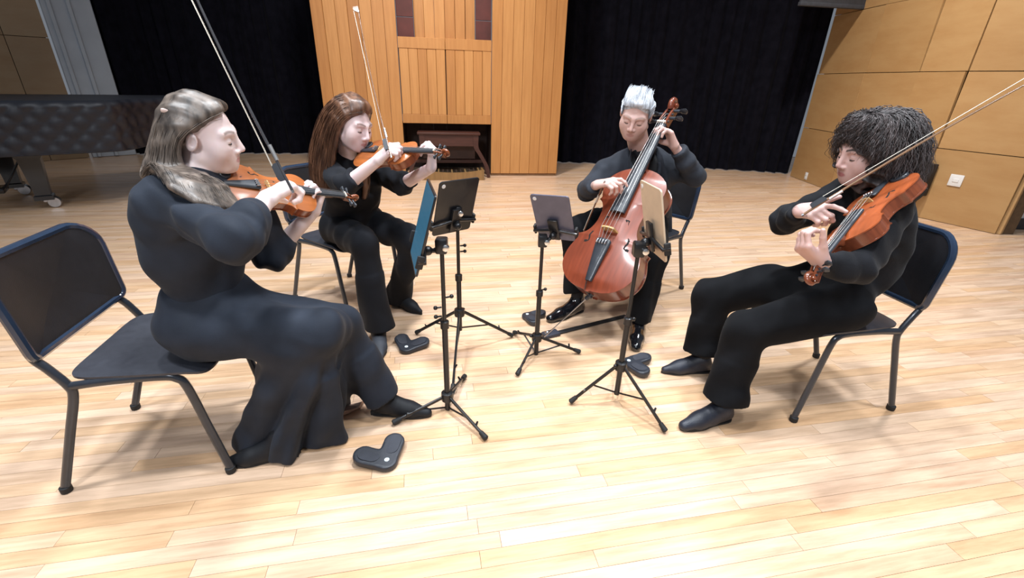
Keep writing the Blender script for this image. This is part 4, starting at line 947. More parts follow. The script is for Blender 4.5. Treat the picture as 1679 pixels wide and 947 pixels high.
def strands(name, guides, n, m, parent, rad=0.0022, jit=0.008, wave=0.0, wfreq=14, curl=0.0, cfreq=40, seed=1, seg=14, trim=0.15, sides=4, lift=0.0, cen=None, base=0.0):
    """locks between neighbouring guide curves; curl > 0 winds them"""
    g = np.random.default_rng(seed); G = [np.array(spline(q, 8)) for q in guides]; T = np.linspace(0, 1, seg); GI = []
    for q in G:
        d = np.concatenate([[0], np.cumsum(np.linalg.norm(np.diff(q, axis=0), axis=1))]); d /= d[-1]; GI.append(np.stack([np.interp(T, d, q[:, i]) for i in range(3)], 1))
    Vs = []; Qs = []; c0 = 0; GI = np.array(GI); C_ = None if cen is None else V3(cen); CT = GI.mean(0)
    ang = np.linspace(0, 2 * PI, sides, endpoint=False)
    for i in range(n):
        u = g.uniform(0, len(GI) - 1.0001); a = int(u); p = GI[a] * (1 - u + a) + GI[a + 1] * (u - a)
        t1 = 1 - g.uniform(0, trim); s = T * t1; p = np.stack([np.interp(s, T, p[:, k]) for k in range(3)], 1)
        off = g.normal(size=3) * jit; p = p + off * (0.35 + 0.65 * T)[:, None]
        out = p - (C_ if cen is not None else CT); out /= np.linalg.norm(out, axis=1)[:, None]; p = p + out * (base + lift * g.uniform(0, 1))
        if wave: p = p + out * (wave * np.sin(T * wfreq + g.uniform(0, 6.28)))[:, None] * T[:, None] ** 0.5
        tg = np.gradient(p, axis=0); tg /= np.linalg.norm(tg, axis=1)[:, None] + 1e-9; x = np.cross(tg, out); x /= np.linalg.norm(x, axis=1)[:, None] + 1e-9; y = np.cross(tg, x)
        if curl:
            ph = g.uniform(0, 6.28); fq = cfreq * g.uniform(0.7, 1.3); am = curl * np.minimum(1, T * 3)
            p = p + x * (am * np.cos(T * fq + ph))[:, None] + y * (am * np.sin(T * fq + ph))[:, None]
        r_ = rad * g.uniform(0.7, 1.3) * (1 - 0.75 * T ** 3)
        V = p[:, None, :] + r_[:, None, None] * (np.cos(ang)[None, :, None] * x[:, None, :] + np.sin(ang)[None, :, None] * y[:, None, :]); Vs.append(V.reshape(-1, 3))
        k = np.arange(sides); b_ = c0 + np.arange(seg - 1)[:, None] * sides
        Qs.append(np.stack([b_ + k, b_ + (k + 1) % sides, b_ + sides + (k + 1) % sides, b_ + sides + k], 2).reshape(-1, 4)); c0 += seg * sides
    p_ = parent
    while p_.parent: p_ = p_.parent
    tn = np.repeat(g.uniform(-1, 1, n), seg * sides)
    me = mesh_np(name, np.concatenate(Vs) - np.array(p_.location), np.concatenate(Qs)); o = part(name, me, m, parent); o['kind'] = 'stuff'
    at = me.attributes.new('tone', 'FLOAT', 'POINT'); at.data.foreach_set('value', tn.astype(np.float32)); return o

def hair_mat(name, c0, c1, rough=0.42):
    m = bpy.data.materials.new(name); m.use_nodes = True; MATS[name] = m; N = m.node_tree.nodes; L = m.node_tree.links; b = N['Principled BSDF']
    tc = N.new('ShaderNodeTexCoord'); nz = N.new('ShaderNodeTexNoise'); nz.inputs['Scale'].default_value = 38; nz.inputs['Detail'].default_value = 5; mp = N.new('ShaderNodeMapping'); mp.inputs['Scale'].default_value = (1, 1, 0.16)
    L.new(tc.outputs['Object'], mp.inputs[0]); L.new(mp.outputs[0], nz.inputs['Vector']); rp = N.new('ShaderNodeValToRGB'); rp.color_ramp.elements[0].position = 0.35; rp.color_ramp.elements[1].position = 0.68
    rp.color_ramp.elements[0].color = (*c0, 1); rp.color_ramp.elements[1].color = (*c1, 1); ta = N.new('ShaderNodeAttribute'); ta.attribute_name = 'tone'; ma = N.new('ShaderNodeMath'); ma.operation = 'MULTIPLY_ADD'; ma.inputs[1].default_value = 0.20; L.new(ta.outputs['Fac'], ma.inputs[0]); L.new(nz.outputs['Fac'], ma.inputs[2]); L.new(ma.outputs[0], rp.inputs[0]); L.new(rp.outputs[0], b.inputs['Base Color']); b.inputs['Roughness'].default_value = rough
    return m

def shoe(root, ankle, fwd, m, length=0.25, wid=1.0, toe=0.022, heel=0.0, pitch=0.0, shaft=0.045, name='shoe', sole=None, low=False, sock=None):
    """built in the foot frame (x to the toes, ground at z = 0) and turned under the ankle"""
    a = V3(ankle); f = V3(fwd); f[2] = 0; f = unit_(f); u = np.array([0, 0, 1.0]); r_ = np.cross(f, u); b = np.array([a[0], a[1], 0.0])
    cp, sp = math.cos(pitch), math.sin(pitch); fp = f * cp - u * sp; up = u * cp + f * sp
    piv = b + f * 0.08
    P_ = lambda x, y, z: piv + fp * (x - 0.08) - r_ * y + up * z
    k = length / 0.25; F = Field(); w_ = wid
    F.cone(P_(-0.035, 0, 0.034), P_(0.05, 0, 0.030), 0.033 * w_, 0.033 * w_, 0.02); F.cone(P_(0.05, 0, 0.030), P_(0.115 * k, 0, 0.026), 0.033 * w_, 0.036 * w_, 0.02)
    F.cone(P_(0.115 * k, 0, 0.026), P_(0.185 * k, 0.0, 0.018), 0.036 * w_, toe, 0.02)
    if low: F.cone(P_(-0.03, 0, 0.05), P_(0.0, 0, 0.050), 0.030, 0.030, 0.02)
    else: F.cone(P_(-0.012, 0, 0.06 + shaft), P_(0.0, 0, 0.050), 0.040, 0.036, 0.02); F.cone(P_(0.0, 0, 0.075), P_(0.085, 0, 0.042), 0.036, 0.028, 0.03)
    lo = np.minimum(P_(-0.1, -0.1, -0.1), P_(0.3, 0.1, 0.1)) - 0.1; hi = np.maximum(P_(-0.1, -0.1, -0.1), P_(0.3, 0.1, 0.1)) + 0.1
    F.plane(P_(0, 0, 0.006), -up, lo, hi)
    o = garment(name, F, m, root, 0.005)
    G = [(x, y) for x, y in [(-0.066, 0), (-0.055, 0.022 * w_), (-0.03, 0.031 * w_), (0.05, 0.029 * w_), (0.10 * k, 0.036 * w_), (0.14 * k, 0.032 * w_), (0.175 * k, toe), (0.200 * k, 0.006)]]
    loop = spline(G + [(x, -y) for x, y in G[::-1]] + [G[0]], 3)[:-1]
    part('sole', loft([[tuple(P_(x, y, z)) for x, y in loop] for z in (0.001, 0.009)]), sole or rubber, o, world=True)
    if sock is not None: part('sock', tube([tuple(P_(0.0, 0, 0.045)), tuple(P_(-0.004, 0, 0.09)), tuple(P_(-0.008, 0, 0.15)), tuple(P_(-0.01, 0, 0.20))], [0.036, 0.037, 0.040, 0.042], 14), sock, o, world=True)
    if heel: part('heel', loft([[tuple(P_(x, y, z)) for x, y in ((-0.06, -0.022), (-0.01, -0.026), (-0.01, 0.026), (-0.06, 0.022))] for z in (0.0005, 0.022)]), sole or rubber, o, world=True, smooth=False)
    return o

# ================================================================ the four players
def mir(g): return [[(-x, y, z) for x, y, z in q] for q in g]
def between(guides, n):
    G = [np.array(spline(q, 6)) for q in guides]; m_ = min(len(q) for q in G); G = [q[np.linspace(0, len(q) - 1, m_).astype(int)] for q in G]; out = []
    for i in range(len(G) - 1):
        for k in range(n): out.append(G[i] * (1 - k / n) + G[i + 1] * (k / n))
    return out + [G[-1]]
def hair_mass(F, H, guides, r=0.018, n=3, cap=(0.079, 0.101, 0.084), capc=(0, -0.022, 0.042), taper=0.5):
    F.ell(H.w(*capc), [q * H.k for q in cap], H.M, 0.02)
    for q in between(guides, n):
        q = q[::4] if len(q) > 12 else q; m_ = len(q); F.chain([H.w(*p) for p in q], [r * H.k * (1 - (1 - taper) * (i / (m_ - 1)) ** 2) for i in range(m_)], 0.012)
    return F
SK = (0.66, 0.50, 0.45)
cloth = mat('black_crepe', (0.0150, 0.0200, 0.0310), 0.75, var=0.25, scale=9, sheen=0.04, spec=0.25, bump=0.12, bscale=500)
cloth_in = mat('black_chiffon', (0.010, 0.012, 0.016), 0.85, var=0.3, scale=12, sheen=0.03, spec=0.25, bump=0.12, bscale=400)
jersey = mat('black_jersey', (0.0075, 0.0085, 0.012), 0.85, var=0.25, scale=9, sheen=0.03, spec=0.25, bump=0.12, bscale=500)
suit = mat('dark_suit_wool', (0.028, 0.032, 0.042), 0.8, var=0.2, scale=10, sheen=0.03, spec=0.25, bump=0.15, bscale=600)
velv = mat('black_velvet_top', (0.0065, 0.0070, 0.0095), 0.8, var=0.3, scale=14, sheen=0.06, spec=0.2, bump=0.2, bscale=300)
trous = mat('black_trousers', (0.0060, 0.0062, 0.0075), 0.9, var=0.25, scale=9, sheen=0.02, spec=0.15, bump=0.1, bscale=500)
leather = mat('black_leather', (0.009, 0.010, 0.013), 0.6, var=0.15, spec=0.3)
sockm = mat('dark_sock', (0.012, 0.012, 0.015), 0.85, var=0.2)
suede = mat('dark_grey_suede', (0.035, 0.040, 0.052), 0.7, var=0.2, bump=0.15, bscale=300)
navy = mat('navy_flat', (0.016, 0.019, 0.030), 0.45, var=0.2, bump=0.2, bscale=250)
# instruments first: the hands are put on them
VN1 = make_instrument('violin', 'orange-brown violin of the woman at far left', 'violin', 'violins', 0.356, 0.032, 1.0, 0.130, 0.270, 0.072, 0.036, 0.112, ((0.34, 0.098, 0.022), (0.22, 0.055, 0.016)))
VN2 = make_instrument('violin', 'reddish violin of the auburn-haired player in front of the wooden case', 'violin', 'violins', 0.356, 0.032, 1.0, 0.130, 0.270, 0.072, 0.036, 0.112, ((0.27, 0.060, 0.017), (0.22, 0.050, 0.015)))
VA = make_instrument('viola', 'glossy red-brown viola of the curly-haired player on the right', 'viola', None, 0.405, 0.038, 1.0, 0.145, 0.305, 0.080, 0.041, 0.130, ((0.33, 0.075, 0.020), (0.17, 0.042, 0.016)))
VC = make_instrument('cello', 'red-brown cello leaning against the grey-haired man', 'cello', None, 0.755, 0.117, 0.98, 0.275, 0.585, 0.180, 0.092, 0.235, ((0.195, 0.038, 0.015), (0.16, 0.034, 0.014)), chin=False)
STICK = (0.14, 0.05, 0.02)

# ---------------------------------------------------------------- woman at far left
def woman_left():
    J = dict(pel=(-1.06, 1.41, 0.555), waist=(-1.045, 1.410, 0.734), chest=(-1.038, 1.420, 0.870), neck=(-1.029, 1.450, 1.009),
             sR=(-1.033, 1.310, 0.979), sL=(-0.965, 1.60, 0.955), eR=(-0.733, 1.130, 0.941), wR=(-0.736, 1.330, 1.000), eL=(-0.926, 1.640, 0.706), wL=(-0.801, 1.760, 0.844),
             hR=(-1.03, 1.32, 0.54), hL=(-1.04, 1.50, 0.54), kR=(-0.659, 1.360, 0.533), kL=(-0.663, 1.550, 0.446), aR=(-0.922, 1.400, 0.017), tR=(-1.045, 1.360, -0.030), aL=(-0.536, 1.580, 0.088), tL=(-0.353, 1.570, 0.031))
    root = thing('person', 'woman at far left in long black outfit with brown hair playing violin', 'person', (J['pel'][0], J['pel'][1], 0), group='string quartet players')
    H = Head((-0.995, 1.500, 1.154), (0.95, 0.26, -0.12), (0.16, -0.10, 1.0), 0.97)
    F = Field(); add_torso(F, J, -0.016); add_limbs(F, J)
    F.cone(J['neck'], H.w(0, -0.022, -0.06), 0.050, 0.050, 0.03); H.add(F, 0.95)
    dR = unit_(V3(J['wR']) - V3(J['eR']))
    hr = add_hand(F, J['wR'], unit_(dR + np.array([0.75, 0.35, 0.25])), (0.40, 0.75, -0.75), 'R', [(50, 70, 40), (55, 75, 45), (60, 80, 45), (65, 80, 45)], (0.6, 0.5, 0.6, 0.5), 0.98)
    hl = add_hand(F, J['wL'], unit_((0.30, 0.25, 0.95)), (-0.35, -0.80, 0.30), 'L', [(55, 75, 40), (60, 75, 40), (60, 75, 40), (65, 70, 40)], (0.75, 0.5, 0.45, 0.2), 0.95)
    hb = (H.c - 0.165, H.c + 0.165); hb[0][2] += 0.01
    me, V = body_mesh('body', F, [(hb[0], hb[1], 0.0032), (*hr, 0.0028), (*hl, 0.0028)], root)
    H.attrs(me, V, 0.75); body = part('body', me, skin_mat('skin_a', (0.78, 0.64, 0.62), (0.60, 0.34, 0.33), (0.14, 0.10, 0.08)), root)
    H.eyes(body, closed=True)
    # blouse with gathered sleeves
    T = Field(); M = add_torso(T, J, 0.004); T.cone(J['neck'], lerp(J['neck'], H.w(0, -0.022, -0.06), 0.10), 0.056, 0.052, 0.03)
    for s_, puff in (('R', 1.0), ('L', 1.0)):
        a, e, w_ = V3(J['s' + s_]), V3(J['e' + s_]), V3(J['w' + s_])
        cuff = lerp(e, w_, 0.72 if s_ == 'R' else 0.35)
        T.cone(a, lerp(a, e, 0.55), 0.056, 0.056, 0.08); T.cone(lerp(a, e, 0.55), e, 0.056, 0.062, 0.03); T.cone(e, lerp(e, cuff, 0.6), 0.062, 0.054, 0.02); T.ccone(lerp(e, cuff, 0.4), cuff, 0.055, 0.035, 0.02)
        lo = np.minimum(np.minimum(a, e), w_) - 0.1; hi = np.maximum(np.maximum(a, e), w_) + 0.1
        T.disp(folds(0.0035, 75, 3 if s_ == 'R' else 5, 5, e - a, 0.25), lo, hi)
    T.cone(V3(J['sR']) - M[:, 2] * 0.03, V3(J['chest']) + M[:, 0] * 0.10 - M[:, 2] * 0.07, 0.056, 0.068, 0.07)
    T.disp(folds(0.0016, 55, 8, 4), V3(J['waist']) - 0.25, V3(J['chest']) + 0.25)
    garment('blouse', T, cloth, root, 0.006)
    # waistband and wide trousers
    B = Field(); B.ell(lerp(J['pel'], J['waist'], 0.55), (0.137, 0.106, 0.085), M, 0.02); B.ell(J['pel'], (0.176, 0.135, 0.122), M, 0.05)
    hR, hL, kR, kL, aR, aL = (V3(J[q]) for q in ('hR', 'hL', 'kR', 'kL', 'aR', 'aL'))
    B.cone(hR, kR, 0.098, 0.082, 0.05); B.cone(hL, kL, 0.098, 0.078, 0.05); B.cone(lerp(hR, hL, 0.5), lerp(kR, kL, 0.5), 0.085, 0.072, 0.05)
    g = Field(); hem = np.array([-0.885, 1.45, 0.012]); B.ccone(kR + np.array([-0.01, 0, 0.01]), hem, 0.078, 0.165, 0.04); B.ccone(lerp(hR, kR, 0.72) + np.array([0, 0.0, -0.02]), hem + np.array([-0.03, 0, 0]), 0.085, 0.16, 0.06)
    B.ccone(lerp(kR, hem, 0.3) + np.array([0.03, 0, 0]), hem + np.array([0.09, 0.02, 0.0]), 0.08, 0.125, 0.05)
    B.cone(kL, lerp(kL, aL, 0.5), 0.078, 0.072, 0.03); B.ccone(lerp(kL, aL, 0.35), lerp(kL, aL, 0.98), 0.073, 0.074, 0.03)
    ax = hem - kR
    def drape(x, y, z):
        t = np.clip((0.47 - z) / 0.45, 0, 1); c = kR[None, :] + 0 if False else None
        ce = kR[0] + (hem[0] - kR[0]) * t; cf = kR[1] + (hem[1] - kR[1]) * t; th = np.arctan2(y - cf, x - ce)
        return t * (0.034 * np.sin(6 * th + 0.8 * np.sin(9 * z)) + 0.012 * np.sin(13 * th + 1.0)) * (x < -0.60)
    B.disp(drape, (-1.25, 1.0, -0.1), (-0.58, 1.8, 0.52)); B.disp(folds(0.0035, 34, 21, 5), (-1.4, 1.0, -0.1), (-0.4, 1.9, 0.8))
    B.plane((0, 0, 0.004), (0, 0, -1), (-2, 0, -0.3), (0, 3, 0.1))
    wt = garment('wide_trousers', B, cloth, root, 0.007)
    part('hem_facing', loft([[tuple((-0.733, 1.529, 0.004)), tuple((-0.653, 1.604, 0.004)), tuple((-0.643, 1.555, 0.045)), tuple((-0.717, 1.526, 0.040))], [tuple(V3((-0.733, 1.529, 0.004)) + (0, 0.05, 0)), tuple(V3((-0.653, 1.604, 0.004)) + (0, 0.05, 0)), tuple(V3((-0.643, 1.555, 0.045)) + (0, 0.04, 0)), tuple(V3((-0.717, 1.526, 0.040)) + (0, 0.04, 0))]]), mat('facing_floor_light', (0.50, 0.33, 0.26), 0.8, var=0.1), wt, world=True, label='inner side of the trouser hem coloured by floor light')  # peach colour paints floor light reflected onto the inside of the black hem
    shoe(root, J['aL'], V3(J['tL']) - V3(J['aL']), leather, 0.25, 0.92, 0.020, heel=1, shaft=0.11, name='ankle_boot', sock=sockm); shoe(root, (-0.865, 1.315, 0.08), (-0.93, -0.30, 0), leather, 0.24, 0.9, 0.018, heel=1, name='ankle_boot')
    # hair: half tied back, long over the shoulder
    wl_ = lambda p: tuple(H.local(V3(p)))
    G = [[(0.022, 0.064, 0.094), (0.056, 0.034, 0.076), (0.077, -0.006, 0.044), (0.084, -0.045, 0.005), (0.098, -0.045, -0.08), wl_((-0.893, 1.360, 1.041)), wl_((-0.807, 1.300, 0.980))],
         [(0.008, 0.050, 0.106), (0.048, 0.0, 0.096), (0.078, -0.045, 0.045), (0.094, -0.070, -0.03), (0.114, -0.068, -0.09), wl_((-0.896, 1.300, 1.051)), wl_((-0.825, 1.235, 0.996))],
         [(0.004, 0.0, 0.121), (0.042, -0.05, 0.104), (0.070, -0.085, 0.035), (0.090, -0.104, -0.04), (0.116, -0.105, -0.10), wl_((-0.928, 1.270, 1.067)), wl_((-0.861, 1.205, 1.019))],
         [(0.0, -0.03, 0.119), (0.020, -0.085, 0.085), (0.032, -0.116, 0.0), (0.055, -0.138, -0.07), (0.088, -0.150, -0.12), wl_((-1.024, 1.310, 1.094)), wl_((-0.923, 1.210, 1.056))]]
    Gl = [[(-x, y, z) for x, y, z in q[:4]] + [(-q[3][0], q[3][1], -0.11)] + [(-q[3][0], q[3][1] - 0.005, -0.16), (-q[3][0], q[3][1] - 0.005, -0.20)] for q in G]
    G = G + Gl[::-1]
    hm = hair_mat('hair_ash_brown', (0.030, 0.023, 0.019), (0.185, 0.145, 0.118), 0.40)
    Fh = hair_mass(Field(), H, G, 0.0115, 5, cap=(0.076, 0.094, 0.081), capc=(0, -0.022, 0.038), taper=0.8); Fh.ell(H.w(0, 0.106, -0.030), [0.090 * H.k, 0.085 * H.k, 0.105 * H.k], H.M, 0.012, 's'); Fh.ell(H.w(0.09, 0.0, -0.012), [0.03 * H.k, 0.024 * H.k, 0.040 * H.k], H.M, 0.01, 's')
    hr_ = garment('hair', Fh, hm, root, 0.0055)
    strands('hair_strands', [[tuple(H.w(*p)) for p in q] for q in between(G, 2)], 2200, hm, hr_, 0.0012, 0.0045, 0.003, 9, seed=4, base=0.006, lift=0.007)
    part('hair_clip', xf(rbox((0, 0, 0), (0.012, 0.035, 0.012), 0.004, 2), Matrix.Translation(Vector(H.w(0.066, -0.062, 0.082))) @ Matrix(((*[float(v) for v in H.ex],), (*[float(v) for v in H.ey],), (*[float(v) for v in H.ez],))).transposed().to_4x4()), mat('clip_pearl', (0.55, 0.42, 0.38), 0.3, var=0.1), hr_, world=True)
woman_left()
T_ = V3((-0.969, 1.460, 1.007)); S_ = V3((-0.661, 1.930, 0.859)); place(VN1, S_ - T_, (0.15, -0.70, 0.68), T_)
make_bow('bow held upright by the woman at far left, running out of the picture', 'bows', (-0.685, 1.330, 1.082), (-0.846, 1.380, 1.508), (-1, -0.25, -0.3), stickc=(0.045, 0.045, 0.05))

# ---------------------------------------------------------------- violinist with auburn hair
def woman_back():
    J = dict(pel=(-0.97, 2.60, 0.555), waist=(-0.923, 2.560, 0.669), chest=(-0.901, 2.520, 0.800), neck=(-0.903, 2.480, 0.944),
             sR=(-0.964, 2.380, 0.889), sL=(-0.803, 2.600, 0.869), eR=(-0.817, 2.180, 0.857), wR=(-0.640, 2.160, 0.988), eL=(-0.599, 2.420, 0.823), wL=(-0.406, 2.220, 0.949),
             hR=(-1.01, 2.52, 0.54), hL=(-0.90, 2.67, 0.54), kR=(-0.768, 2.220, 0.552), kL=(-0.573, 2.450, 0.508), aR=(-0.732, 2.180, 0.146), tR=(-0.689, 2.050, 0.072), aL=(-0.718, 2.620, 0.088), tL=(-0.583, 2.520, 0.056))
    root = thing('person', 'violinist with long auburn hair and bare forearms behind the tablet stands', 'person', (J['pel'][0], J['pel'][1], 0), group='string quartet players')
    H = Head((-0.820, 2.380, 1.120), (0.86, -0.42, -0.28), (0.30, -0.05, 1.0), 1.0)
    F = Field(); add_torso(F, J, -0.016); add_limbs(F, J)
    F.cone(J['neck'], H.w(0, -0.022, -0.06), 0.050, 0.050, 0.03); H.add(F, 0.95)
    hr = add_hand(F, J['wR'], (0.62, -0.10, 0.55), (0.55, 0.5, -0.6), 'R', [(45, 60, 35), (55, 70, 40), (60, 75, 40), (60, 75, 40)], (0.7, 0.5, 0.5, 0.4), 0.95)
    hl = add_hand(F, J['wL'], (0.15, -0.15, 0.95), (-0.65, 0.15, 0.1), 'L', [(55, 75, 40), (60, 75, 40), (60, 75, 40), (65, 70, 40)], (0.75, 0.5, 0.45, 0.2), 0.95)
    me, V = body_mesh('body', F, [(H.c - 0.165 + np.array([0, 0, 0.01]), H.c + 0.165, 0.0034), (*hr, 0.003), (*hl, 0.003)], root)
    H.attrs(me, V, 0.8); body = part('body', me, skin_mat('skin_b', (0.74, 0.58, 0.57), (0.56, 0.29, 0.28), (0.16, 0.09, 0.06)), root); H.eyes(body, closed=True)
    T = Field(); M = add_torso(T, J, 0.004, wl=0.006)
    for s_ in 'RL':
        a, e, w_ = V3(J['s' + s_]), V3(J['e' + s_]), V3(J['w' + s_]); T.cone(a, e, 0.062, 0.058, 0.03); cuff = lerp(e, w_, 0.30 if s_ == 'R' else 0.22); T.ccone(lerp(e, w_, -0.05), cuff, 0.057, 0.050, 0.02)
        T.disp(folds(0.003, 70, 13 if s_ == 'R' else 15, 5, e - a, 0.3), np.minimum(np.minimum(a, e), w_) - 0.1, np.maximum(np.maximum(a, e), w_) + 0.1)
    T.disp(folds(0.003, 48, 18, 4), V3(J['waist']) - 0.25, V3(J['chest']) + 0.25); garment('blouse', T, jersey, root, 0.0065)
    B = Field(); B.ell(J['pel'], (0.176, 0.135, 0.122), M, 0.05); hR, hL, kR, kL, aR, aL = (V3(J[q]) for q in ('hR', 'hL', 'kR', 'kL', 'aR', 'aL'))
    for h_, k_, a_ in ((hR, kR, aR), (hL, kL, aL)):
        B.cone(h_, k_, 0.098, 0.074, 0.04); B.cone(k_, lerp(k_, a_, 0.45), 0.074, 0.066, 0.03); B.ccone(lerp(k_, a_, 0.4), lerp(k_, a_, 1.16), 0.066, 0.086, 0.02)
    B.disp(folds(0.004, 45, 31, 5, kR - aR, 0.3), (-1.4, 1.8, -0.1), (-0.3, 3.0, 0.75)); B.plane((0, 0, 0.02), (0, 0, -1), (-2, 1, -0.3), (1, 4, 0.1)); garment('trousers', B, jersey, root, 0.007)
    shoe(root, J['aR'], V3(J['tR']) - V3(J['aR']), suede, 0.26, 0.95, 0.014, heel=1, name='pointed_boot', sock=sockm); shoe(root, J['aL'], V3(J['tL']) - V3(J['aL']), leather, 0.25, 0.95, 0.016, heel=1, name='pointed_boot', sock=sockm)
    G = [[(0.024, 0.066, 0.092), (0.060, 0.034, 0.066), (0.084, 0.006, 0.010), (0.090, -0.005, -0.07), (0.095, 0.0, -0.17), (0.110, 0.02, -0.26), (0.115, 0.05, -0.34)],
         [(0.012, 0.050, 0.117), (0.060, 0.0, 0.098), (0.090, -0.030, 0.030), (0.098, -0.050, -0.06), (0.108, -0.05, -0.17), (0.120, -0.03, -0.27), (0.120, 0.0, -0.36)],
         [(0.004, 0.0, 0.128), (0.050, -0.05, 0.105), (0.082, -0.088, 0.025), (0.092, -0.110, -0.07), (0.100, -0.115, -0.17), (0.110, -0.10, -0.26), (0.110, -0.08, -0.33)],
         [(0.0, -0.03, 0.125), (0.024, -0.090, 0.085), (0.038, -0.122, 0.0), (0.045, -0.140, -0.09), (0.048, -0.145, -0.18), (0.05, -0.135, -0.26), (0.05, -0.12, -0.32)]]
    Gl = mir(G)[::-1]; Gl[-1] = [(-0.024, 0.066, 0.092), (-0.060, 0.034, 0.066), (-0.084, 0.006, 0.010), (-0.085, 0.02, -0.07), (-0.085, 0.05, -0.17), (-0.08, 0.08, -0.27), (-0.075, 0.09, -0.36)]
    G = G + Gl; hm = hair_mat('hair_auburn', (0.050, 0.020, 0.010), (0.185, 0.085, 0.045), 0.38)
    Fh = hair_mass(Field(), H, G, 0.016, 4, cap=(0.077, 0.096, 0.082), taper=0.8); Fh.ell(H.w(0, 0.104, -0.040), [0.080 * H.k, 0.090 * H.k, 0.118 * H.k], H.M, 0.012, 's')
    hr_ = garment('hair', Fh, hm, root, 0.006); strands('hair_strands', [[tuple(H.w(*p)) for p in q] for q in between(G, 2)], 2200, hm, hr_, 0.0013, 0.005, 0.006, 8, seed=6, base=0.010, lift=0.008)
woman_back()
T_ = V3((-0.789, 2.360, 0.986)); S_ = V3((-0.242, 2.060, 1.044)); place(VN2, S_ - T_, (-0.10, -0.50, 0.86), T_)
make_bow('bow held upright by the auburn-haired violinist, slim and pale against the wooden case', 'bows', (-0.592, 2.140, 1.063), (-0.760, 2.450, 1.580), (-1, -0.2, -0.2), stickc=(0.20, 0.09, 0.04))

